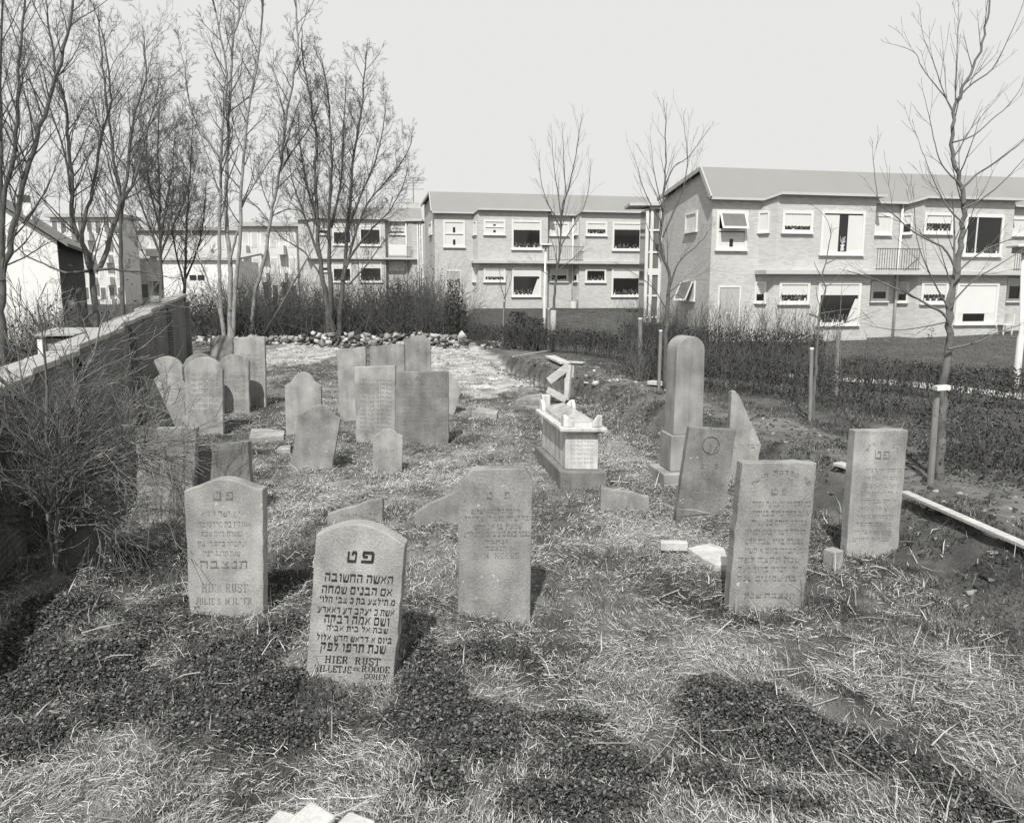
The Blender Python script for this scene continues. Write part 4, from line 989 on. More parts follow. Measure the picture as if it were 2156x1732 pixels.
# ---------------------------------------------------------------- lettering: letters cut as strokes (x0, y0, x1, y1)
A_ = .88; B_ = .10
GL = {
 'א': [(.05, .95, .85, .08), (.8, .98, .58, .5), (.1, .02, .32, .6)], 'ב': [(.05, A_, .72, A_), (.68, A_, .68, B_), (0, B_, .92, B_)], 'ג': [(.15, A_, .5, A_), (.46, A_, .46, .1), (.08, .05, .44, .35)],
 'ד': [(0, A_, .88, A_), (.66, A_, .66, 0)], 'ה': [(0, A_, .82, A_), (.74, A_, .74, 0), (.12, .55, .12, 0)], 'ו': [(.05, A_, .36, A_), (.3, A_, .3, 0)], 'ז': [(0, A_, .45, A_), (.25, A_, .25, 0)],
 'ח': [(0, A_, .86, A_), (.12, A_, .12, 0), (.76, A_, .76, 0)], 'ט': [(.1, .95, .1, B_), (.05, B_, .8, B_), (.76, B_, .76, A_), (.42, A_, .78, A_), (.44, A_, .44, .62)], 'י': [(.02, A_, .34, A_), (.28, A_, .28, .5)],
 'כ': [(.05, A_, .7, A_), (.68, A_, .68, B_), (.05, B_, .7, B_)], 'ך': [(0, A_, .7, A_), (.62, A_, .62, -.3)], 'ל': [(.1, 1.3, .1, .84), (.05, .84, .66, .84), (.62, .84, .32, 0)],
 'מ': [(.25, .8, .08, 0), (.32, A_, .8, A_), (.8, A_, .8, B_), (.42, B_, .84, B_), (.04, .98, .3, .78)], 'ם': [(.05, A_, .8, A_), (.1, A_, .1, B_), (.74, A_, .74, B_), (.05, B_, .8, B_)],
 'נ': [(.2, A_, .55, A_), (.5, A_, .5, B_), (0, B_, .58, B_)], 'ן': [(.05, A_, .4, A_), (.32, A_, .32, -.32)], 'ס': [(0, A_, .82, A_), (.1, A_, .2, .15), (.76, A_, .66, .15), (.2, B_, .66, B_)],
 'ע': [(.8, .95, .5, .1), (.14, .95, .42, .3), (0, .02, .56, .14)], 'פ': [(.1, A_, .76, A_), (.74, A_, .74, B_), (.03, B_, .78, B_), (.14, A_, .14, .55), (.12, .52, .42, .52)], 'צ': [(.76, .95, .46, .5), (.08, .95, .76, .15), (0, B_, .85, B_)],
 'ק': [(0, A_, .82, A_), (.76, A_, .56, .2), (.12, .55, .12, -.35)], 'ר': [(0, A_, .72, A_), (.66, A_, .66, 0)], 'ש': [(.08, .95, .16, .1), (.48, .95, .3, .15), (.88, .95, .8, .1), (.12, .08, .84, .08)], 'ת': [(0, A_, .82, A_), (.76, A_, .76, 0), (.2, A_, .2, .05), (0, .06, .26, .06)],
 'H': [(.15, 0, .15, 1), (.7, 0, .7, 1), (.15, .5, .7, .5), (0, .04, .3, .04), (0, .96, .3, .96), (.55, .04, .85, .04), (.55, .96, .85, .96)], 'I': [(.2, 0, .2, 1), (.02, .04, .38, .04), (.02, .96, .38, .96)],
 'E': [(.15, 0, .15, 1), (0, .04, .7, .04), (0, .96, .7, .96), (.15, .5, .5, .5), (.68, 0, .68, .25), (.68, .75, .68, 1)], 'R': [(.15, 0, .15, 1), (0, .04, .3, .04), (0, .96, .6, .96), (.62, .92, .62, .55), (.15, .5, .6, .5), (.45, .5, .72, 0), (.62, .04, .85, .04)],
 'U': [(.15, .12, .15, 1), (.65, .12, .65, 1), (.2, .05, .6, .05), (0, .96, .3, .96), (.5, .96, .8, .96)], 'S': [(.1, .95, .6, .95), (.08, .9, .08, .6), (.1, .53, .58, .47), (.62, .42, .62, .1), (.08, .05, .58, .05), (.62, .75, .62, .95), (.06, .05, .06, .25)],
 'T': [(.4, 0, .4, 1), (0, .96, .8, .96), (.22, .04, .58, .04), (.02, .72, .02, .96), (.78, .72, .78, .96)], 'L': [(.15, 0, .15, 1), (0, .04, .7, .04), (0, .96, .3, .96), (.68, .04, .68, .3)], 'J': [(.42, .12, .42, 1), (.1, .05, .4, .05), (.06, .08, .06, .3), (.25, .96, .58, .96)],
 'O': [(.1, .15, .1, .85), (.7, .15, .7, .85), (.16, .05, .64, .05), (.16, .95, .64, .95)], 'D': [(.15, 0, .15, 1), (0, .04, .6, .04), (0, .96, .6, .96), (.68, .12, .68, .88)], 'C': [(.1, .15, .1, .85), (.16, .05, .65, .05), (.16, .95, .65, .95), (.66, .7, .66, .95), (.66, .05, .66, .25)],
 'N': [(.15, 0, .15, 1), (.7, 0, .7, 1), (.15, .95, .7, .05), (0, .04, .3, .04), (0, .96, .2, .96), (.55, .96, .85, .96)], 'V': [(.08, 1, .4, 0), (.72, 1, .4, 0), (0, .96, .22, .96), (.58, .96, .8, .96)], 'M': [(.12, 0, .12, 1), (.82, 0, .82, 1), (.12, .95, .47, .2), (.82, .95, .47, .2), (0, .04, .25, .04), (.7, .04, .95, .04)],
 '.': [(.1, .06, .2, .06)], '_': [(0, .5, 1, .5)]}
def glyphs(body, bold):
    x = 0; out = []
    for c in body:
        if c == ' ': x += .45; continue
        g = GL.get(c)
        if not g: continue
        latin = c.isascii()
        for (a, b2, c2, d) in g:
            hor = abs(d - b2) < abs(c2 - a) * .5
            w = ((.10 if hor else .19) if latin else (.24 if hor else (.15 if bold > 1.1 else .085))) * bold
            out.append((x + a, b2, x + c2, d, w, hor))
        x += max(max(q[0], q[2]) for q in g) + .24
    return out, x - .24
byroot = {}
for (root, p0, n, body, bl, br_, tlc, m) in TEXTS:
    st, W_ = glyphs(body, {'letter_dark': 1.15, 'letter': 1.0}.get(m, .85))
    if not st: continue
    if body.startswith('_'): st = [(0, .5, W_, .5, 1.0, True)]
    B, Rr, Tt = [np.array(plane_hit(*p, p0, n)) for p in (bl, br_, tlc)]
    ex, ey = (Rr - B) / W_, (Tt - B); nn = np.array(n)
    d = byroot.setdefault((root.name, m), [root, m, [], []])
    for k, (xa, ya, xb, yb, w, hor) in enumerate(st):
        off = nn * (.00025 * (k % 4)); wear = rnd.uniform(.75, 1.1)
        if m == 'letter_faint' and rnd.random() < .10: continue
        dx, dy = (0, w * wear / 2) if hor else (w * wear / 2, 0)
        q_ = [(xa - dx, ya - dy), (xb + (0 if not hor else 0) - dx, yb - dy), (xb + dx, yb + dy), (xa + dx, ya + dy)]
        if not hor: q_ = [(xa - dx, ya), (xa + dx, ya), (xb + dx, yb), (xb - dx, yb)]
        P = [B + ex * u + ey * v + off for u, v in q_]
        if np.dot(np.cross(P[1] - P[0], P[2] - P[1]), nn) < 0: P = P[::-1]
        i0 = len(d[2]); d[2].extend([p.tolist() for p in P]); d[3].append((i0, i0 + 1, i0 + 2, i0 + 3))
for root, m, V, F in byroot.values():
    me = bpy.data.meshes.new('inscription'); me.from_pydata(V, [], F); link('inscription', me, M[m], root)
# ---------------------------------------------------------------- trees
def rvec(s): return Vector((rnd.gauss(0, s), rnd.gauss(0, s), rnd.gauss(0, s)))
def grow(T, p, d, Ln, r, lev, maxlev, up_=.25, wob=.10, ang=(.5, .9), kids=(4, 7), ratio=.55, rmin=.003, t0=.2, curve=None):
    K = 6 if lev <= 1 else (5 if lev == 2 else 4)
    pts = [p]; dd = d.copy(); st = Ln / (K - 1); dirs = [dd.copy()]
    for k in range(K - 1):
        dd = (dd + rvec(wob) + Vector((0, 0, up_ * st * 1.2 if curve is None else curve))).normalized()
        pts.append(pts[-1] + dd * st); dirs.append(dd.copy())
    rad = [max(rmin * .8, r * (1 - .80 * k / (K - 1))) for k in range(K)]
    T.add(pts, rad, 6 if r > .03 else (4 if r > .012 else 3))
    if lev >= maxlev: return
    n = rnd.randint(*kids)
    if Ln < .3: n = min(n, 3)
    for k in range(n):
        t = t0 + (1 - t0) * (k + rnd.random()) / n; t = min(t, .97)
        i = min(int(t * (K - 1)), K - 2); f = t * (K - 1) - i
        q_ = pts[i].lerp(pts[i + 1], f); dl = dirs[i + 1]
        ax = dl.cross(Vector((rnd.gauss(0, 1), rnd.gauss(0, 1), rnd.gauss(0, 1))))
        if ax.length < 1e-3: continue
        nd = (Matrix.Rotation(rnd.uniform(*ang), 3, ax.normalized()) @ dl).normalized()
        rr = rad[i] * (1 - f) + rad[i + 1] * f
        grow(T, q_, nd, Ln * ratio * rnd.uniform(.65, 1.15) * (1.15 - .55 * t), max(rmin, rr * .58), lev + 1, maxlev, up_, wob, ang, kids, ratio, rmin, t0, curve)
def resample(P, n):
    P = [Vector(p) for p in P]; ds = [0]
    for a, b_ in zip(P[:-1], P[1:]): ds.append(ds[-1] + (b_ - a).length)
    o = []
    for k in range(n):
        s = ds[-1] * k / (n - 1); i = 0
        while i < len(ds) - 2 and ds[i + 1] < s: i += 1
        f = (s - ds[i]) / max(1e-6, ds[i + 1] - ds[i]); f = min(max(f, 0), 1)
        # Catmull-Rom for a smooth stem
        p0, p1, p2, p3 = P[max(i - 1, 0)], P[i], P[i + 1], P[min(i + 2, len(P) - 1)]
        o.append(.5 * ((2 * p1) + (p2 - p0) * f + (2 * p0 - 5 * p1 + 4 * p2 - p3) * f * f + (3 * p1 - p0 - 3 * p2 + p3) * f ** 3))
    return o
def tree(label, y, stems, bark='bark', twig='twig', name='bare_tree', group=None, lev=3, kids=(4, 6), up_=.25, ratio=.55, kl=.30, dens=2.2, ang=(.45, .85), rmin=.0035, wob=.10, z_base=None, curve=None, drift=.14):
    """stems: list of (pixel polyline, start radius px, end radius px, first child t, child length m); the tree stands at distance y"""
    b0 = stems[0][0][0]
    base = at_y(b0[0], b0[1], y); gz = float(G(base.x, base.y))
    root = empty(name, (base.x, base.y, gz), label, 'tree', group)
    T, C = Tubes(), Tubes(); k_ = y / FPX
    bp = None
    for si, (pl, r0, r1, t0, cl) in enumerate(stems):
        dy = 0; w = rnd.uniform(-1, 1) * drift; P = []
        for i, (px, py) in enumerate(pl):
            P.append(at_y(px, py, y + w * (i / max(1, len(pl) - 1)) * (len(pl)) * .5))
        if si == 0 or abs(P[0].z - gz) < .5:
            P[0] = Vector((P[0].x, y, min(P[0].z, gz) - .15))
        n = max(8, len(pl) * 3); Q = resample(P, n)
        jit = .35 * r0 * k_
        Q = [q_ + rvec(jit * .35) if 0 < i < n - 1 else q_ for i, q_ in enumerate(Q)]
        rad = [(r0 + (r1 - r0) * (i / (n - 1)) ** .7) * k_ * (.82 if name == 'bare_tree' else (.9 if y < 10 else .74)) for i in range(n)]
        if si == 0: rad[0] *= 1.35
        T.add(Q, rad, 9 if r0 * k_ > .05 else 6)
        Ls = sum((Q[i + 1] - Q[i]).length for i in range(n - 1))
        nk = int(Ls * (1 - t0) * dens)
        for k in range(nk):
            t = t0 + (1 - t0) * (k + rnd.random()) / nk; t = min(t, .985)
            i = min(int(t * (n - 1)), n - 2); f = t * (n - 1) - i
            q_ = Q[i].lerp(Q[i + 1], f); d = (Q[i + 1] - Q[i]).normalized()
            ax = d.cross(Vector((rnd.gauss(0, 1), rnd.gauss(0, 1), rnd.gauss(0, .3))))
            nd = (Matrix.Rotation(rnd.uniform(*ang), 3, ax.normalized()) @ d).normalized()
            grow(C, q_, nd, cl * rnd.uniform(.5, 1.1) * (1.15 - .5 * (t - t0) / (1 - t0 + 1e-6)) * (1.15 if y > 14 else 1), max(rmin, min(rad[i] * .5, cl * .013)), 1, lev, up_, wob, ang, kids, ratio, rmin, .2, curve)
        d = (Q[-1] - Q[-2]).normalized()
        grow(C, Q[-1], d, cl * (.45 if y > 14 and name == 'bare_tree' else .3), rad[-1], 1, lev, up_, wob, ang, kids, ratio, rmin, .1, curve)
    T.build('trunk', M[bark], root); C.build('crown', M[twig], root)
    return root
LG = 'bare trees behind the boundary wall'
tree('bare tree at the far left edge with three rising limbs before the white gable', 15, [
    ([(3, 770), (4, 700), (4, 640), (6, 575), (20, 530), (27, 472), (55, 369), (68, 328), (90, 254), (120, 150), (149, 46), (155, -40)], 13, 2.5, .35, 1.5),
    ([(5, 590), (3, 520), (5, 472), (12, 397), (27, 342), (36, 273), (40, 137), (51, 14), (58, -60)], 8, 2, .25, 1.4),
    ([(4, 560), (0, 480), (3, 380), (2, 273), (1, 110), (10, -30)], 7, 2, .25, 1.3),
    ([(48, 470), (75, 435), (98, 398), (122, 340)], 3.5, 1.2, .2, .8), ([(14, 558), (55, 540), (95, 515), (140, 500)], 2.6, .8, .2, .6)],
    group=LG, bark='bark', dens=4.6, kids=(3, 6), up_=.4, lev=4, rmin=.0026)
tree('pollard like bare tree with a thick pale lower trunk rising behind the wall coping', 16.5, [
    ([(208, 715), (201, 660), (195, 610), (193, 566), (178, 520), (164, 497), (154, 469), (150, 400), (147, 328), (143, 273), (137, 213), (123, 164), (108, 90), (100, 30)], 11, 2, .35, 1.5),
    ([(190, 568), (172, 500), (180, 455), (191, 417), (202, 360), (213, 287), (232, 219), (228, 140), (215, 70)], 6, 1.5, .3, 1.4),
    ([(200, 570), (216, 552), (226, 520), (234, 490), (252, 434), (266, 383), (273, 300), (290, 215), (308, 164), (304, 100)], 7, 1.5, .3, 1.5),
    ([(192, 570), (170, 572), (140, 574), (115, 566), (85, 552), (55, 538), (30, 512)], 4.5, 1.2, .2, .7),
    ([(205, 568), (235, 565), (262, 570), (310, 574), (355, 584)], 4, 1, .2, .7),
    ([(150, 410), (138, 330), (121, 273), (100, 215), (85, 160)], 4, 1.2, .2, 1.2)], group=LG, bark='bark', dens=4.6, kids=(3, 6), up_=.35, lev=4, rmin=.0026)
tree('slim dark bare tree with a straight trunk just right of the pollard tree', 20, [
    ([(262, 690), (256, 600), (254, 520), (254, 447), (251, 400), (241, 342), (230, 260), (219, 178), (211, 90), (208, 60)], 8, 1.5, .35, 1.5),
    ([(254, 470), (262, 420), (283, 380), (300, 320), (314, 260), (330, 200)], 4.5, 1.2, .2, 1.3), ([(254, 430), (238, 385), (225, 330), (205, 280)], 3.5, 1, .2, 1.1)], group=LG, dens=3.8, up_=.35, lev=4, kids=(3, 6), rmin=.0032)
tree('round headed fine twigged bare tree beyond the wall, left of the tall pale stems', 29, [
    ([(341, 690), (340, 620), (339, 560), (336, 480), (336, 420), (335, 350), (332, 290), (335, 240)], 6.5, 1.2, .3, 2.0),
    ([(338, 540), (320, 490), (300, 440), (285, 390), (278, 340)], 3.5, 1, .15, 1.6), ([(338, 530), (362, 480), (385, 430), (398, 380), (405, 320)], 3.5, 1, .15, 1.6),
    ([(338, 500), (350, 430), (362, 360), (368, 290)], 3, 1, .15, 1.6), ([(337, 480), (318, 410), (308, 340), (310, 280)], 3, 1, .15, 1.5), ([(337, 590), (315, 555), (296, 520), (284, 480)], 2.5, .8, .2, 1.1)],
    group=LG, dens=4.2, kids=(4, 7), up_=.25, lev=4, ratio=.6, rmin=.004)
tree('small fine twigged bare tree in front of the low white shed', 31, [
    ([(387, 690), (388, 640), (388, 605), (391, 540), (393, 480), (398, 400), (402, 330), (405, 280)], 5.5, 1, .3, 1.6),
    ([(388, 600), (378, 560), (368, 520), (362, 460), (365, 390)], 3, .9, .2, 1.4), ([(389, 590), (405, 555), (420, 510), (430, 450), (434, 380)], 3, .9, .2, 1.4)],
    group=LG, dens=4.2, kids=(4, 6), lev=4, ratio=.6, rmin=.004)
BG = 'tall pale stemmed trees in front of the thicket'
tree('tallest bare tree, three pale stems rising from one foot', 28.6, [
    ([(484, 705), (485, 640), (484, 557), (477, 490), (475, 430), (477, 380), (479, 300), (483, 220), (487, 164), (490, 82), (503, 41), (503, -40)], 7.5, 2.2, .45, 2.0),
    ([(474, 705), (464, 640), (462, 560), (462, 488), (464, 420), (466, 330), (470, 246), (478, 164), (468, 96), (443, -30)], 6, 1.8, .35, 1.9),
    ([(488, 705), (495, 620), (500, 557), (507, 490), (507, 420), (511, 355), (518, 280), (525, 219), (544, 123), (555, -20)], 6.5, 1.8, .35, 1.9),
    ([(476, 695), (460, 650), (440, 600), (420, 545), (405, 502), (398, 470)], 4, 1.2, .45, 1.0),
    ([(468, 340), (440, 300), (415, 262), (398, 210), (388, 140), (378, 95)], 3, 1, .15, 1.4), ([(507, 440), (530, 395), (560, 350), (585, 310), (610, 275)], 3, 1, .2, 1.2),
    ([(484, 550), (495, 505), (507, 470)], 3.5, 3, .8, .3)], bark='bark_pale', twig='twig', group=BG, dens=2.4, kids=(3, 6), up_=.3, rmin=.0045, lev=4, kl=1)
tree('pale bare tree leaning to the right, beside the three tall stems', 29.2, [
    ([(528, 695), (534, 640), (545, 590), (558, 543), (566, 490), (573, 447), (585, 380), (594, 320), (599, 273), (606, 220), (613, 191), (622, 130), (627, 82), (620, -20)], 6, 1.8, .35, 1.9),
    ([(590, 360), (615, 320), (640, 285), (660, 250), (680, 200)], 3, 1, .15, 1.4), ([(570, 470), (545, 440), (520, 418), (500, 405)], 2.5, 1, .2, 1.0), ([(572, 455), (610, 440), (650, 450)], 2.5, .8, .2, 1.0)],
    bark='bark_pale', group=BG, dens=2.4, kids=(3, 6), up_=.3, rmin=.0045, lev=4)
tree('broad many stemmed bare tree fanning out in front of the farthest terrace', 29.0, [
    ([(694, 712), (690, 660), (680, 590), (671, 530), (668, 460), (665, 400), (664, 340), (668, 300), (655, 215), (640, 140), (636, 100)], 8.5, 1.5, .3, 1.35),
    ([(700, 712), (697, 650), (697, 597), (692, 520), (692, 450), (697, 380), (697, 330), (695, 270), (690, 190), (680, 140)], 7.5, 1.5, .3, 1.35),
    ([(712, 712), (715, 660), (722, 600), (728, 540), (731, 480), (738, 419), (742, 350), (749, 300), (760, 246), (766, 170), (770, 125)], 7.5, 1.5, .3, 1.35),
    ([(722, 590), (738, 530), (755, 470), (780, 420), (810, 385), (838, 352), (858, 322), (866, 300)], 4, 1, .2, 1.2),
    ([(726, 560), (752, 520), (785, 480), (820, 445), (842, 405), (858, 360)], 3.5, 1, .2, 1.1),
    ([(730, 490), (760, 410), (790, 340), (805, 280), (812, 230)], 4, 1, .2, 1.3), ([(697, 480), (715, 400), (722, 330), (724, 260), (728, 190)], 4, 1, .2, 1.3),
    ([(671, 540), (650, 480), (632, 430), (618, 390), (610, 350)], 4, 1, .2, 1.5), ([(668, 470), (648, 400), (635, 330), (628, 270)], 3.5, 1, .2, 1.5),
    ([(675, 580), (640, 530), (600, 505), (575, 480)], 3, .8, .2, 1.1), ([(733, 600), (770, 560), (800, 520), (822, 490)], 3, .8, .2, 1.0)],
    group=BG, dens=4.6, kids=(4, 6), up_=.3, lev=4, ratio=.58, rmin=.004)
# thin leaning pole in the thicket
A = at_y(659, 523, 28.4); B_ = at_y(556, 704, 28.4)
b = MB(); b.tube([B_, B_.lerp(A, .3) + Vector((.03, 0, .02)), B_.lerp(A, .7), A], [.045, .042, .035, .02], 7)
tag(b.build('leaning_pole', M['bark_grey'], None, smooth=True, org=B_), 'thin bare pole leaning across the thicket left of the many stemmed tree', 'pole')

YG = 'young staked street trees along the path'
def stake(label, top, bot, y, w=.07, m='post_wood', cap=True, band=None):
    a = at_y(*bot, y); c = at_y(*top, y); root = empty('tree_stake', a, label, 'stake', 'tree stakes along the path')
    a = a + Vector((0, 0, -.2)); b = MB(); b.tube([a, c], [w / 2, w / 2 * .95], 10); b.build('post', M[m], root, smooth=False)
    if cap: b = MB(); b.tube([c + Vector((0, 0, .002)), c + Vector((0, 0, .035))], [w / 2 * 1.02, w / 2], 10); b.build('pale_top', M['white'], root)
    if band:
        p, q_ = at_y(*band[0], y - .06), at_y(*band[1], y - .06); b = MB(); b.beam(p, q_, .09, .05); b.build('tie', M['white'], root)
y4 = ground_hit(1975, 1016).y
tree('largest young tree on the right, upswept whips, standing behind the tall gravestone', y4 + .12, [
    ([(1978, 1017), (1981, 930), (1985, 838), (1989, 780), (1998, 730), (2000, 690), (2000, 648), (2008, 610), (2015, 570), (2022, 520), (2026, 484), (2029, 429), (2021, 388), (2010, 350), (2003, 310), (2007, 260), (2012, 220), (2030, 180), (2056, 134), (2070, 80), (2080, 30), (2090, -30)], 13, 1.6, .40, .7),
    ([(1998, 700), (1995, 634), (2004, 600), (2010, 560), (2009, 500), (2007, 440)], 6, 1.5, .3, .7),
    ([(1999, 690), (1988, 662), (1950, 640), (1910, 618), (1868, 599), (1832, 585), (1797, 574)], 4, 1, .2, .6),
    ([(2014, 575), (1990, 525), (1950, 503), (1915, 482), (1885, 455), (1850, 420), (1838, 330)], 3.2, .6, .2, .6),
    ([(1996, 735), (2030, 727), (2073, 714), (2100, 700), (2130, 690)], 3.6, 1, .25, .5), ([(1995, 678), (1960, 685), (1922, 692), (1880, 694), (1840, 688)], 2, .7, .2, .4),
    ([(2007, 235), (1990, 205), (1965, 175), (1940, 140), (1925, 110), (1886, 95)], 2, .5, .1, .5), ([(2014, 210), (2048, 175), (2085, 150), (2110, 110), (2150, 20)], 2.4, .6, .1, .6),
    ([(2007, 240), (1985, 190), (1965, 130), (1945, 80), (1938, 40)], 1.8, .5, .1, .5), ([(2012, 222), (2012, 180), (2015, 110), (2018, 30)], 2, .5, .1, .5),
    ([(2005, 300), (2050, 285), (2090, 250), (2130, 215), (2170, 150)], 2, .5, .1, .6), ([(2022, 400), (2060, 365), (2100, 340), (2150, 300)], 3, .8, .1, .7), ([(2026, 440), (2065, 420), (2110, 385), (2160, 330)], 2.5, .7, .1, .6),
    ([(2021, 388), (1985, 350), (1970, 310), (1955, 240), (1945, 200)], 2.2, .5, .1, .5), ([(2028, 470), (1998, 440), (1975, 400), (1950, 340), (1932, 290)], 2.4, .5, .1, .6),
    ([(2015, 575), (2060, 535), (2110, 510), (2160, 498)], 2.6, .8, .15, .6), ([(2002, 640), (2050, 590), (2100, 560), (2160, 520)], 2.6, .8, .15, .6), ([(2000, 655), (1970, 600), (1948, 555), (1930, 500), (1925, 430)], 2.6, .6, .15, .6)],
    group=YG, bark='bark_grey', name='young_tree', dens=4.0, kids=(2, 4), lev=2, up_=.6, ratio=.62, rmin=.0021, wob=.05, ang=(.3, .6), drift=.05)
stake('thick wooden stake with a white tie beside the largest young tree', (1973, 818), (1959, 1017), y4, .075, 'post_wood', False, ((1969, 817), (1997, 815)))
y2 = ground_hit(1402, 823).y
tree('young tree with a kinked trunk in front of the nearest house gable', y2 + .1, [
    ([(1402, 823), (1401, 760), (1402, 700), (1406, 640), (1411, 585), (1405, 562), (1395, 540), (1390, 505), (1394, 470), (1397, 429), (1400, 380), (1402, 330), (1401, 240)], 9, .9, .42, .9),
    ([(1412, 600), (1425, 560), (1445, 535), (1465, 520), (1490, 490)], 3, .7, .15, .8), ([(1395, 500), (1412, 460), (1430, 420), (1442, 380), (1448, 330), (1440, 260)], 2.8, .6, .15, .8),
    ([(1396, 440), (1385, 400), (1375, 350), (1372, 310)], 2, .5, .1, .7), ([(1394, 470), (1370, 430), (1352, 390), (1340, 345)], 2.4, .5, .1, .7), ([(1405, 620), (1430, 600), (1462, 590)], 2.2, .6, .2, .7),
    ([(1402, 650), (1378, 610), (1350, 585), (1325, 570)], 2.2, .6, .2, .7), ([(1403, 640), (1425, 620), (1450, 640)], 2, .5, .2, .5), ([(1400, 390), (1420, 350), (1450, 330), (1490, 275)], 2, .5, .2, .6)],
    group=YG, bark='bark', name='young_tree', dens=4.2, kids=(2, 4), lev=2, up_=.45, ratio=.6, rmin=.0026, wob=.06, ang=(.25, .55), drift=.06)
stake('grey round stake beside the kinked young tree', (1391, 698), (1387, 823), y2 - .05, .075, 'post_wood')
y1 = ground_hit(1164, 741).y
tree('young tree with a pale banded guard round its foot, in front of the middle terrace', y1 + .1, [
    ([(1163, 741), (1164, 690), (1166, 640), (1170, 590), (1177, 545), (1180, 500), (1181, 462), (1188, 425), (1198, 395), (1206, 360), (1215, 315), (1221, 270)], 5.5, .8, .35, 1.2),
    ([(1180, 480), (1165, 450), (1150, 420), (1140, 385), (1135, 335)], 2.2, .5, .1, .9), ([(1182, 470), (1178, 430), (1172, 390), (1165, 340), (1162, 300)], 2, .5, .1, .9),
    ([(1192, 410), (1188, 360), (1186, 310), (1184, 275)], 1.8, .5, .1, .8), ([(1179, 520), (1205, 480), (1228, 440), (1240, 395), (1243, 350)], 2, .5, .1, .8), ([(1173, 590), (1140, 570), (1110, 560), (1085, 555)], 1.6, .5, .2, .8), ([(1174, 570), (1205, 545), (1230, 520)], 1.6, .5, .2, .7)],
    group=YG, bark='bark', name='young_tree', dens=3.6, kids=(2, 4), lev=2, up_=.4, ratio=.6, rmin=.0035, wob=.06, ang=(.25, .55), drift=.06)
b = MB(); g0 = at_y(1164, 741, y1); b.tube([at_y(1163, 738, y1 + .1), at_y(1165, 653, y1 + .1)], [.10, .10], 10); tag(b.build('tree_guard', M['grey_wood'], None, smooth=True, org=g0), 'pale banded sleeve round the foot of the young tree before the middle terrace', 'tree guard')
stake('slim stake with a white top left of the pale banded young tree', (1155, 651), (1155, 742), y1, .09, 'post_wood')
y3 = ground_hit(1710, 885).y
tree('stunted young tree with snapped limbs in front of the nearest terrace windows', y3 + .1, [
    ([(1712, 885), (1714, 830), (1717, 780), (1720, 735), (1724, 685), (1727, 640), (1738, 610), (1731, 583), (1737, 555), (1744, 525), (1749, 485)], 6.5, 1, .55, .35),
    ([(1731, 585), (1722, 570), (1716, 558)], 1.6, .8, .3, .15), ([(1741, 555), (1754, 548), (1763, 545)], 1.8, .8, .3, .2), ([(1727, 672), (1716, 665), (1706, 662)], 3, 2, .5, .15),
    ([(1728, 695), (1760, 685), (1800, 672), (1830, 660)], 2, .6, .2, .5), ([(1728, 660), (1755, 655), (1790, 650)], 1.6, .5, .2, .4), ([(1737, 605), (1752, 595), (1770, 575)], 1.4, .5, .2, .4), ([(1727, 645), (1720, 625), (1719, 610)], 1.4, .6, .2, .2),
    ([(1749, 490), (1740, 460), (1715, 435)], 1, .4, .2, .3)],
    group=YG, bark='bark_grey', name='young_tree', dens=1.6, kids=(2, 3), lev=2, up_=.3, ratio=.55, rmin=.0035, wob=.08, drift=.04)
stake('grey stake with a white top beside the stunted young tree', (1709, 736), (1706, 886), y3 - .05, .065, 'post_wood')
yb = ground_hit(1765, 833).y
stake('thin paired stake farther back behind the stunted young tree', (1764, 702), (1761, 833), yb, .08, 'post_wood', False)
tree('thin young sapling tied beside the paired stake behind the hedge', yb + .05, [
    ([(1771, 833), (1770, 780), (1769, 730), (1768, 690), (1770, 650), (1772, 610)], 2.2, .7, .5, .5)], group=YG, bark='twig_pale', name='young_tree', dens=3, kids=(2, 3), lev=2, rmin=.003)
y5 = ground_hit(1060, 722).y
stake('thin stake with a whippy sapling left of the clipped dark bushes', (1061, 636), (1059, 722), y5, .07, 'post_wood', False)
tree('smallest whippy young tree tied to a thin stake before the middle terrace', y5 + .05, [
    ([(1063, 722), (1063, 680), (1063, 640), (1065, 605), (1068, 580)], 2, .7, .5, .7), ([(1063, 630), (1055, 600), (1052, 570)], 1.2, .5, .1, .5), ([(1064, 625), (1075, 595), (1079, 560)], 1.2, .5, .1, .5)],
    group=YG, name='young_tree', dens=2.5, kids=(2, 3), lev=2, up_=.6, rmin=.004)
stake('grey stake with a white top in the hedge left of the nearest gable', (1348, 672), (1347, 770), ground_hit(1347, 790).y, .11, 'post_wood')

# ---------------------------------------------------------------- lamp posts
def lamp(label, x, ytop, ybot, y, px0, px1):
    a = at_y(x, ybot, y); t = at_y(x + (px0), ytop, y); root = empty('street_lamp', a, label, 'street lamp', 'pale street lamps')
    b = MB(); hgt = t.z - a.z
    b.tube([a + Vector((0, 0, -.3)), a + Vector((0, 0, hgt * .06)), a + Vector((0, 0, hgt * .10)), a + Vector((0, 0, hgt * .34)), a + Vector((0, 0, hgt * .38)), Vector((t.x, y, t.z))], [.06, .06, .075, .072, .048, .038], 12); b.build('pole', M['white'], root, smooth=True)
    k = y / FPX; b = MB(); b.box(t.x - .25, t.x + .3, y - .22, y + .22, t.z, t.z + .06); b.build('lamp_head', M['white'], root, bevel=.02)
    b = MB(); b.box(t.x - .15, t.x + .15, y - .15, y + .15, t.z - .12, t.z - .003); b.build('lamp_glass', M['grey_pane'], root)
lamp('tall white street lamp at the right edge in front of the nearest terrace', 2139, 521, 808, 16.5, 16, 0)
lamp('white street lamp in front of the middle terrace, beside the pale banded young tree', 1146, 517, 682, 33, 3, 0)

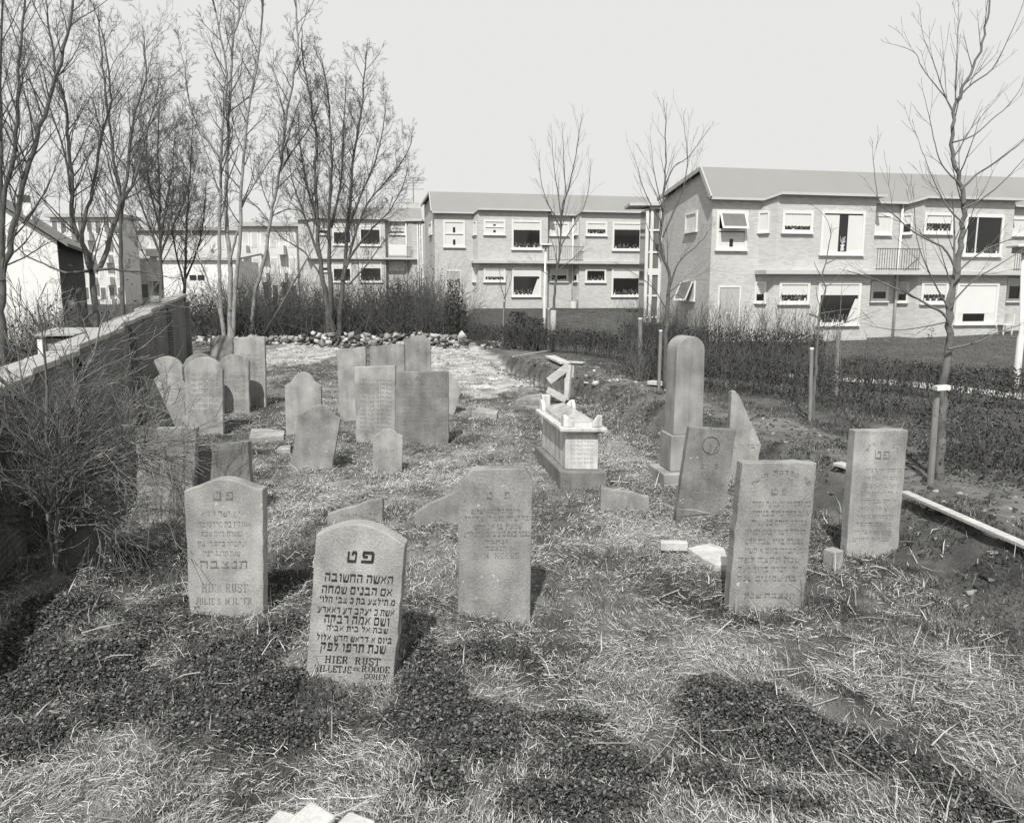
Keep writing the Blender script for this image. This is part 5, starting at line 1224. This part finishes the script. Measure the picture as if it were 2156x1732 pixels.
# ---------------------------------------------------------------- shrubs, hedges, thicket
class Leaves:
    def __init__(s): s.c = []
    def add(s, c, r, sh): s.c.append((c[0], c[1], c[2], r, sh))
    def build(s, name, m, parent=None):
        A = np.array(s.c); N = len(A); g_ = nrg
        a = g_.normal(size=(N, 3)); a /= np.linalg.norm(a, axis=1, keepdims=True); b_ = np.cross(a, g_.normal(size=(N, 3))); b_ /= np.linalg.norm(b_, axis=1, keepdims=True) + 1e-9
        r = A[:, 3:4]; c = A[:, :3]
        V = np.stack([c - a * r, c + b_ * r * .5, c + a * r, c - b_ * r * .5], 1)
        return np_mesh(name, V.reshape(-1, 3), np.arange(4 * N).reshape(N, 4), m, parent, shade=np.repeat(A[:, 4], 4), k=4)
def shrub(label, x, y, rad, h, n, name='bare_shrub', cat='shrub', bark='twig', lev=2, leafy=0, group=None, spread=.35, r0=.012, kids=(3, 5), up_=.5, z=None, ls=.03):
    gz = float(G(x, y)) if z is None else z
    root = empty(name, (x, y, gz), label, cat, group); T = Tubes(); Lf = Leaves()
    for _ in range(n):
        a = rnd.uniform(0, 6.28); q_ = rad * .35 * math.sqrt(rnd.random())
        p = Vector((x + math.cos(a) * q_, y + math.sin(a) * q_, gz - .05)); d = Vector((math.cos(a) * spread * rnd.random() * 2, math.sin(a) * spread * rnd.random() * 2, 1)).normalized()
        grow(T, p, d, h * rnd.uniform(.5, 1), r0 * rnd.uniform(.6, 1.2), 1, lev + 1 if False else lev, up_, .12, (.3, .8), kids, .5, .003)
    T.build('stems', M[bark], root)
    if leafy:
        for _ in range(leafy):
            while True:
                v = Vector((rnd.uniform(-1, 1), rnd.uniform(-1, 1), rnd.uniform(0, 1)))
                if v.x ** 2 + v.y ** 2 < (1 - .5 * v.z ** 1.5) ** 2: break
            c = (x + v.x * rad, y + v.y * rad, gz + v.z * h)
            if vnoise(c[0] * 1 + c[2], c[1] - c[2], .3) < .35: continue
            Lf.add(c, rnd.uniform(.6, 1.3) * ls, rnd.uniform(.025, .075))
        Lf.build('foliage', M['blade'], root)
    return root
def gpt(px, py): p = ground_hit(px, py); return p.x, p.y
# big leafless bush, front left
bx, by = gpt(112, 1212)
br = empty('leafless_bush', (bx, by, float(G(bx, by))), 'large leafless bush with tangled pale twigs, bottom left in front of the wall', 'bush')
T1, T2, T3 = Tubes(), Tubes(), Tubes()
gz = float(G(bx, by))
main = [[(110, 1215), (108, 1120), (106, 1040), (104, 960), (100, 880), (96, 800), (92, 720), (78, 640)], [(112, 1215), (112, 1120), (118, 1030), (128, 960), (140, 900), (160, 820), (200, 720), (232, 640)],
        [(108, 1215), (100, 1110), (98, 1020), (90, 940), (75, 880), (50, 830), (22, 690)], [(114, 1215), (118, 1130), (135, 1060), (180, 1010), (240, 985), (300, 975)],
        [(114, 1215), (120, 1100), (150, 1010), (210, 960), (270, 930), (340, 940)], [(105, 1215), (95, 1120), (60, 1040), (20, 1000), (-30, 960)], [(110, 1215), (112, 1080), (130, 990), (190, 900), (240, 850)],
        [(108, 1215), (105, 1100), (90, 1000), (40, 930), (-20, 880)], [(112, 1215), (116, 1090), (150, 980), (215, 930), (300, 905)], [(110, 1215), (110, 1060), (100, 940), (130, 860), (170, 780)], [(108, 1215), (100, 1130), (60, 1090), (10, 1080), (-40, 1100)],
        [(112, 1215), (125, 1120), (170, 1080), (210, 1090), (230, 1150)]]
for i, pl in enumerate(main):
    P = []; dr = rnd.uniform(-.5, .45)
    for k, (px, py) in enumerate(pl): P.append(at_y(px, py, by + dr * k / len(pl)))
    P[0].z = gz - .1; n = 12; Q = resample(P, n); Q = [q_ + rvec(.012) if 0 < k < n - 1 else q_ for k, q_ in enumerate(Q)]
    rr = .034 if i < 2 else .020; rad = [max(.004, rr * (1 - .85 * k / (n - 1))) for k in range(n)]
    T1.add(Q, rad, 6)
    for k in range(36 if i > 1 else 28):
        t = .25 + .73 * rnd.random(); j = min(int(t * (n - 1)), n - 2); q_ = Q[j]; d = (Q[j + 1] - Q[j]).normalized()
        ax = d.cross(rvec(1)); nd = (Matrix.Rotation(rnd.uniform(.4, 1.1), 3, ax.normalized()) @ d).normalized()
        if t > .6 and i in (0, 1, 2, 9) and rnd.random() < .6: continue
        grow(T2 if k % 2 else T3, q_, nd, rnd.uniform(.35, .95), max(.005, rad[j] * .5), 1, 3, .15, .09, (.3, .8), (3, 4), .6, .003)
T1.build('stems', M['twig_pale'], br); T2.build('twigs', M['bush_twig'], br); T3.build('twigs', M['bark'], br)
# thin bare sprigs by the stones
def sprig(label, px, py, n, h):
    x, y = gpt(px, py); r_ = empty('bare_sprig', (x, y, float(G(x, y))), label, 'twig'); T = Tubes()
    for k in range(n): grow(T, Vector((x + rnd.uniform(-.05, .05), y, float(G(x, y)) - .03)), Vector((rnd.uniform(-.35, .35), rnd.uniform(-.1, .1), 1)).normalized(), h * rnd.uniform(.5, 1), .007, 1, 2, .2, .08, (.3, .7), (1, 3), .5, .003)
    T.build('stems', M['twig'], r_)
sprig('dark bare sprig growing in front of the farthest upright gravestone', 876, 780, 5, .75)
sprig('dark bare sprig at the foot of the broad carved gravestone', 1705, 1302, 4, .5)
# thicket behind the graves
thk, tlf = Tubes(), Leaves()
for _ in range(760):
    px = rnd.uniform(395, 1000); f = rnd.random()
    y = rnd.uniform(28.7, 35); d = ray(px, 690); x = d.x / d.y * y
    if px > 975 and y < 31: continue
    gz = float(G(x, y)); edge = sstep(1010, 900, px) * .4 + .6
    for k in range(3): grow(thk, Vector((x + rnd.gauss(0, .15), y + rnd.gauss(0, .15), gz - .05)), Vector((rnd.gauss(0, .42), rnd.gauss(0, .35), 1)).normalized(), rnd.uniform(.6, 2.6) * edge * (.55 + .8 * float(vnoise(x, y, 1.3))) * (1 if px < 700 else 1.0), rnd.uniform(.008, .022), 1, 2, .08, .2, (.35, 1.0), (4, 6), .55, .005)
    for k in range(11): tlf.add((x + rnd.gauss(0, .35), y + rnd.gauss(0, .35), gz + abs(rnd.gauss(0, .7)) * edge), rnd.uniform(.03, .07), rnd.uniform(.02, .07))
# behind the boundary wall
for _ in range(620):
    y = rnd.uniform(9, 27); x = float(wall_x(y)) - rnd.uniform(1.0, 6.0)
    if y < 13.5 and x > wall_x(y) - 2.2: continue
    gz = float(G(x, y)); hh = rnd.uniform(.7, 1.9) if y > 13 else rnd.uniform(.6, 1.5)
    for k in range(2): grow(thk, Vector((x + rnd.gauss(0, .15), y + rnd.gauss(0, .15), gz - .05)), Vector((rnd.gauss(0, .25), rnd.gauss(0, .2), 1)).normalized(), hh * rnd.uniform(.6, 1.3), rnd.uniform(.006, .014), 1, 2, .25, .12, (.25, .8), (3, 5), .5, .004)
    for k in range(26): tlf.add((x + rnd.gauss(0, .3), y + rnd.gauss(0, .3), gz + abs(rnd.gauss(0, .55)) * hh * .8), rnd.uniform(.025, .06), rnd.uniform(.02, .07))
to = thk.build('thicket', M['twig']); tag(to, 'tangled leafless thicket behind the graves and beyond the wall', 'thicket', kind='stuff')
tf_ = tlf.build('thicket_leaves', M['blade']); tag(tf_, 'sparse dark leaves in the thicket behind the graves', 'undergrowth', kind='stuff')
# individual shrubs
SG = 'shrubs at the back of the graveyard'
for lb, px, py, rad, h, n, lf, bk in [
    ('dark narrow leafy bush left of the middle terrace corner', 845, 712, .75, 2.1, 16, 2600, 'twig'),
    ('dark narrow leafy bush against the corner of the middle terrace', 958, 716, .55, 2.3, 14, 2000, 'twig'),
    ('tall loose leafless shrub in front of the middle terrace gable', 905, 716, 1.3, 3.2, 34, 300, 'twig'),
    ('squat clipped dark bush right of the thin stake', 1092, 728, .62, 1.25, 10, 3000, 'twig'),
    ('squat clipped dark bush left of the pale banded young tree', 1130, 735, .62, 1.1, 10, 2600, 'twig'),
    ('pale stemmed bare shrub in the gap between the tall pale trees and the broad tree', 610, 706, .9, 1.8, 18, 60, 'twig_pale'),
    ('bushy bare shrub before the nearest gable, right of the hedge stake', 1352, 800, .5, 1.15, 30, 60, 'twig_pale')]:
    x, y = gpt(px, py); shrub(lb, x, y, rad, h, n, 'leafy_bush' if lf > 1000 else 'bare_shrub', 'bush' if lf > 1000 else 'shrub', bk, 2, lf, SG, ls=.045)
x, y = gpt(2085, 1010); shrub('dark spreading brambly bush at the right edge behind the plank', x + .35, y + .3, 1.15, 1.25, 60, 'bramble_bush', 'bush', 'twig', 2, 3800, None, .55, .007, (3, 5), .15, ls=.024)
x, y = gpt(1990, 900); shrub('low dark bramble between the hedge and the largest young tree', x + .4, y + .8, 1.2, .75, 40, 'bramble_bush', 'bush', 'twig', 2, 1800, None, .6, .006, (3, 5), .1, ls=.024)
# hedges
def hedge(label, pts, h, wd_, n, leaves, top=.0, lf=.022, gap=.25):
    P = [Vector((p[0], p[1], 0)) for p in pts]; root = empty('hedge', (P[0].x, P[0].y, float(G(P[0].x, P[0].y))), label, 'hedge'); T, Lf = Tubes(), Leaves()
    seg = [(P[i + 1] - P[i]).length for i in range(len(P) - 1)]; tot = sum(seg)
    def rp():
        s = rnd.random() * tot
        for i, l_ in enumerate(seg):
            if s <= l_: 
                q_ = P[i].lerp(P[i + 1], s / l_); d = (P[i + 1] - P[i]).normalized(); return q_ + Vector((-d.y, d.x, 0)) * rnd.uniform(-wd_, wd_) * .5
            s -= l_
        return P[-1]
    for _ in range(n):
        q_ = rp(); q_.z = float(G(q_.x, q_.y)) - .03
        grow(T, q_, Vector((rnd.gauss(0, .16), rnd.gauss(0, .16), 1)).normalized(), h * rnd.uniform(.75, 1.05 + top), rnd.uniform(.004, .009), 1, 2, .2, .1, (.25, .7), (3, 5), .42, .0035)
    for _ in range(leaves):
        q_ = rp(); u = gap + (1 - gap) * rnd.random() ** .7
        Lf.add((q_.x, q_.y, float(G(q_.x, q_.y)) + u * h * rnd.uniform(.9, 1.03)), rnd.uniform(.7, 1.4) * lf, rnd.uniform(.014, .048))
    T.build('stems', M['twig'], root); Lf.build('foliage', M['blade'], root)
hedge('thin dark hedge along the far path side, before the middle terrace lawn', [(-1.4, 27.6), (2.2, 24.6), (3.5, 22.0)], .8, .5, 520, 3000, .3, .035, .3)
hedge('bushy dark hedge in front of the nearest gable and door', [(3.3, 21.6), (4.6, 18.9), (5.6, 17.9), (6.9, 16.9)], 1.2, .9, 760, 6000, .5, .03, .12)
hedge('low clipped hedge with gaps along the edge of the nearest lawn', [(6.8, 16.9), (7.9, 16.0), (9.2, 13.9), (11.5, 11.0)], .72, .45, 600, 3800, .15, .026, .42)
hedge('low untrimmed hedge between the path and the nearest lawn, behind the pillar', [(2.9, 19.4), (4.2, 16.9), (5.6, 15.0), (6.9, 13.2)], .75, 1.0, 430, 3600, .6, .026, .1)
# pavement strip seen through the hedge
ps = MB(); hp = [(6.4, 18.6), (8.6, 17.0), (10.4, 14.4), (13.5, 10.8)]; hq = [(7.0, 19.1), (9.3, 17.4), (11.2, 14.8), (14.4, 11.2)]
for i in range(3):
    q_ = [hp[i], hp[i + 1], hq[i + 1], hq[i]]; ps.poly([(a, c, float(G(a, c)) + .012) for a, c in q_])
tag(ps.build('pavement', M['slab']), 'pale pavement strip glimpsed through the low clipped hedge', 'pavement', kind='structure')

# ---------------------------------------------------------------- grass, straw, leafy cover
def scatter(n, y0, y1, half):
    y = y0 * (y1 / y0) ** nrg.random(n); x = (nrg.random(n) * 2 - 1) * half * y
    return x, y
def ribbons(name, x, y, z, az, el, ln, w, sh, bend, label, cat, droop=0.0):
    """flat tapering blades: base point, azimuth, elevation, length, width, grey value, bend"""
    N = len(x); ca, sa = np.cos(az), np.sin(az); 
    d0 = np.stack([ca * np.cos(el), sa * np.cos(el), np.sin(el)], 1)
    el2 = el - bend; az2 = az + nrg.normal(0, .35, N)
    d1 = np.stack([np.cos(az2) * np.cos(el2), np.sin(az2) * np.cos(el2), np.sin(el2)], 1)
    s = np.stack([-sa, ca, nrg.normal(0, .5, N)], 1); s /= np.linalg.norm(s, axis=1, keepdims=True)
    p0 = np.stack([x, y, z], 1); p1 = p0 + d0 * (ln * .5)[:, None]; p2 = p1 + d1 * (ln * .5)[:, None]
    hw = (w * .5)[:, None]
    V = np.stack([p0 - s * hw, p0 + s * hw, p1 - s * hw * .9, p1 + s * hw * .9, p2], 1).reshape(-1, 3)
    b = (np.arange(N) * 5)[:, None]
    T = np.concatenate([b + [0, 1, 3], b + [0, 3, 2], b + [2, 3, 4]], 1).reshape(-1, 3)
    o = np_mesh(name, V, T, M['blade'], shade=np.repeat(sh, 5))
    return tag(o, label, cat, kind='stuff')
def inside(x, y, pad=0): return (x > wall_x(y) + .05) & (x < bank_x(y) - np.interp(y, [0, 8, 14, 22], [1.3, 1.1, .8, .6]) + pad)
BASES = [tuple(ground_hit(*p))[:2] for p in [(475, 1300), (735, 1442), (1040, 1305), (1620, 1285), (1835, 1172), (1472, 1092), (655, 992), (815, 996), (888, 936), (788, 930), (1222, 1028), (435, 915), (1315, 1078), (935, 1105)]]
BW = [170, 190, 160, 165, 115, 105, 90, 60, 112, 84, 100, 75, 100, 115]
def keep(mask, *a): return [q_[mask] for q_ in a]
# matted dry straw
x, y = scatter(620000, 3.1, 27, .86)
lf_ = field(LEAFY, x, y, .75); st_ = field(STRAWY, x, y); pl_ = field(PALE, x, y, .3)
pr_ = np.clip(.40 + .55 * sstep(-.1, .5, st_) + .6 * (vnoise(x, y, .6) - .5) + .9 * (vnoise(x, y, .16) - .5), .05, 1) * np.where(lf_ > .05, .24, 1) * (1 - .65 * np.clip(field(SHADOW_GRASS, x, y) * 2.5, 0, 1)) * np.where(pl_ > .15, .12, 1)
m_ = inside(x, y, .35) & (nrg.random(len(x)) < pr_) & (nrg.random(len(x)) < np.where(y > 16, .6, 1))
x, y = keep(m_, x, y); N = len(x); k_ = np.clip(y / 6, .75, 3.2) ** .75
ln = nrg.uniform(.025, .085, N) * (1 + .15 * k_) * np.where(nrg.random(N) < .05, 2, 1); bright = nrg.random(N)
sh = np.where(bright < .35, nrg.uniform(.10, .22, N), nrg.uniform(.28, .70, N))
flow = (vnoise(x, y, 1.1) * 9)
az = np.where(nrg.random(N) < .55, flow + nrg.normal(0, .45, N), nrg.uniform(0, 6.283, N))
ribbons('dry_straw', x, y, G(x, y) + np.abs(nrg.normal(0, .028, N)), az, nrg.normal(.16, .28, N), ln, .0038 * k_ * nrg.uniform(.6, 1.3, N), sh, nrg.normal(.35, .4, N), 'matted pale dry straw covering the ground between the graves', 'dry grass')
# short green grass in tufts
x, y = scatter(300000, 3.1, 27, .86)
tf2 = vnoise(x, y, .42) + .5 * vnoise(x, y, .17) - .22 * np.clip(field(STRAWY, x, y), 0, 1) + .5 * np.clip(field(SHADOW_GRASS, x, y) * 2, 0, 1)
near = np.zeros(len(x))
for (bx_, by_), bw_ in zip(BASES, BW):
    near = np.maximum(near, np.exp(-((x - bx_) / (bw_ * by_ / FPX * .55)) ** 4 - ((y - by_ + .12) / (.24)) ** 2))
m_ = inside(x, y, .25) & ((tf2 > .86) | (nrg.random(len(x)) < near * .9)) & ((field(LEAFY, x, y, .75) < .35) | (near > .25)) & (field(PALE, x, y, .3) < .1)
x, y, near = keep(m_, x, y, near); N = len(x); k_ = np.clip(y / 6, .75, 3.2) ** .75
ribbons('green_grass', x, y, G(x, y) - .01, nrg.uniform(0, 6.283, N), nrg.normal(1.1, .3, N), nrg.uniform(.04, .11, N) * (1 - .1 * near), .0046 * k_, nrg.uniform(.035, .12, N), nrg.normal(.6, .35, N), 'short green grass growing in tufts between the graves', 'grass')
# fine short mixed turf over everything
x, y = scatter(640000, 3.1, 26, .86)
m_ = inside(x, y, .5) & (field(LEAFY, x, y, .75) < .55) & (nrg.random(len(x)) < np.where(field(PALE, x, y, .3) > .05, .12, .75) * np.clip(.5 + vnoise(x, y, .25), .2, 1))
x, y = keep(m_, x, y); N = len(x); k_ = np.clip(y / 6, .75, 3.2) ** .75
ribbons('rough_turf', x, y, G(x, y) - .008, nrg.uniform(0, 6.283, N), nrg.normal(.75, .4, N), nrg.uniform(.025, .075, N) * (1 + .1 * k_), .0036 * k_, np.clip(.045 + .34 * vnoise(x, y, .5) * vnoise(x, y, .19) * 1.6 + nrg.normal(0, .05, N), .03, .45), nrg.normal(.5, .35, N), 'fine short rough turf between the graves', 'turf')
# low leafy plants
x, y = scatter(900000, 3.1, 14, .86)
lf_ = field(LEAFY, x, y, .75); m_ = inside(x, y, .3) & (lf_ > nrg.uniform(-.22, .36, len(x)))
for (bx_, by_), bw_ in zip(BASES, BW):                 # thinner cover right at the feet of the stones
    m_ &= ~((np.abs(x - bx_) < bw_ * by_ / FPX * .55) & (y < by_ + .05) & (y > by_ - .42) & (nrg.random(len(x)) < .86))
x, y, lf_ = keep(m_, x, y, lf_)
N = len(x); k_ = np.clip(y / 6, .75, 3) ** .7
hump = .03 + .10 * np.clip(lf_, 0, .8) * (.4 + vnoise(x, y, .14)) 
z = G(x, y) + hump * nrg.random(N) ** .6
n_ = np.stack([nrg.normal(0, .55, N), nrg.normal(0, .55, N) - .1, np.ones(N)], 1); n_ /= np.linalg.norm(n_, axis=1, keepdims=True)
a_ = np.cross(n_, nrg.normal(size=(N, 3))); a_ /= np.linalg.norm(a_, axis=1, keepdims=True); b_ = np.cross(n_, a_)
r_ = ((.006 + .015 * nrg.random(N) ** 2) * k_)[:, None]; c = np.stack([x, y, z], 1)
V = np.stack([c - a_ * r_, c + b_ * r_ * .65 + n_ * r_ * .2, c + a_ * r_, c - b_ * r_ * .65 + n_ * r_ * .2], 1).reshape(-1, 3)
T = (np.arange(N) * 4)[:, None] + np.array([[0, 1, 2, 0, 2, 3]])
o = np_mesh('leafy_plants', V, T.reshape(-1, 3), M['blade'], shade=np.repeat(nrg.uniform(.025, .06, N) + nrg.random(N) ** 3 * .17, 4)); tag(o, 'low dark leafy plants spreading in patches over the ground', 'ground cover', kind='stuff')
# thick broken reed stalks
x, y = scatter(9000, 3.2, 22, .86)
dens = .10 + .75 * sstep(.3, 1.4, x - .1 * y) * sstep(14, 9, y) + .6 * np.exp(-((x - 1.7) / .7) ** 2 - ((y - 10.5) / 1.6) ** 2) + .5 * sstep(1.0, 2.2, -x) * sstep(9, 6, y) * sstep(3.5, 5, y)
m_ = inside(x, y, .9) & (nrg.random(len(x)) < dens * .42)
x, y = keep(m_, x, y); N = len(x)
stand = nrg.random(N) < .45
ribbons('reed_stalks', x, y, G(x, y) + .015 + np.abs(nrg.normal(0, .02, N)), nrg.uniform(0, 6.283, N), np.where(stand, nrg.normal(1.1, .3, N), nrg.normal(.1, .15, N)), np.where(stand, nrg.uniform(.08, .24, N), nrg.uniform(.12, .5, N)), nrg.uniform(.006, .012, N) * np.clip(y / 6, .8, 2), nrg.uniform(.22, .52, N), nrg.normal(.15, .3, N), 'broken pale reed stalks lying and standing in the straw', 'reeds')
# rough cover on bank and path verge
x, y = scatter(420000, 4.0, 24, .9)
d = x - bank_x(y); m_ = (d > -1.3) & (d < 4.5) & (vnoise(x, y, .5) > np.where((d > .1) & (d < 1.3), .66, .28)); x, y = keep(m_, x, y); N = len(x)
ribbons('bank_weeds', x, y, G(x, y) - .01, nrg.uniform(0, 6.283, N), nrg.normal(.8, .45, N), nrg.uniform(.03, .11, N), .005 * np.clip(y / 6, .8, 3) ** .8, np.where(nrg.random(N) < .12, .3, nrg.uniform(.03, .085, N)), nrg.normal(.4, .3, N), 'dark weeds and dead stems growing on the soil bank and path verge', 'weeds')
# lawns
y = nrg.uniform(10, 45, 260000); x = nrg.uniform(-4, 26, 260000); d = x - bank_x(y)
m_ = (d > 3.6) & (x < .72 * y + 1) & (((x - 30 * .26) * .19 - (y - 29.3) * .98 > -30)); x, y = keep(m_, x, y); N = len(x)
ribbons('lawn_grass', x, y, G(x, y) - .01, nrg.uniform(0, 6.283, N), nrg.normal(1.0, .3, N), nrg.uniform(.02, .045, N), .012 * np.clip(y / 14, .8, 3), nrg.uniform(.06, .13, N) , nrg.normal(.4, .3, N), 'short dark lawn grass in front of the brick terraces', 'lawn')

# ---------------------------------------------------------------- small things by the house walls
gp = h1.P(h1.u(2112, 700, .9), .9, 0); gp.z = float(G(gp.x, gp.y))
gc = empty('garden_chair', gp, 'white garden chair on the lawn before the nearest terrace, near the street lamp', 'chair')
b = MB(); b.frame_box(gp + Vector((0, 0, .40)), EU * .5, EN * -.45, Vector((0, 0, .05))); b.build('seat', M['white'], gc)
b = MB(); b.frame_box(gp + EU * .45 + Vector((0, 0, .453)), EU * .05, EN * -.45, Vector((0, 0, .4))); b.build('backrest', M['white'], gc)
for (a, c) in ((.03, -.03), (.44, -.03), (.03, -.40), (.44, -.40)):
    b = MB(); b.frame_box(gp + EU * a + EN * c + Vector((0, 0, -.02)), EU * .04, EN * -.04, Vector((0, 0, .415))); b.build('leg', M['white'], gc)
tp_ = h2.P(h2.u(1207, 645, .5), .5, 0); tp_.z = float(G(tp_.x, tp_.y)); b = MB()
b.tube([tp_ + Vector((0, 0, -.05)), tp_ + Vector((0, 0, .42)), tp_ + Vector((0, 0, .46))], [.19, .23, .25], 14); tag(b.build('tub', M['white'], None, org=tp_), 'white tub standing at the foot of the middle terrace wall', 'tub')
for lb, px, v in (('tiny dark plant at the nearest terrace wall under the small bay window', 1668, .35), ('low twiggy plant at the nearest terrace wall behind the thin paired stake', 1762, .4), ('tiny pointed plant at the nearest terrace wall left of the big tree', 1958, .4)):
    p = h1.P(h1.u(px, 716, v + .55), v + .55, 0); shrub(lb, p.x, p.y, .22, .45, 7, 'wall_plant', 'plant', 'twig', 1, 120, None, ls=.03)
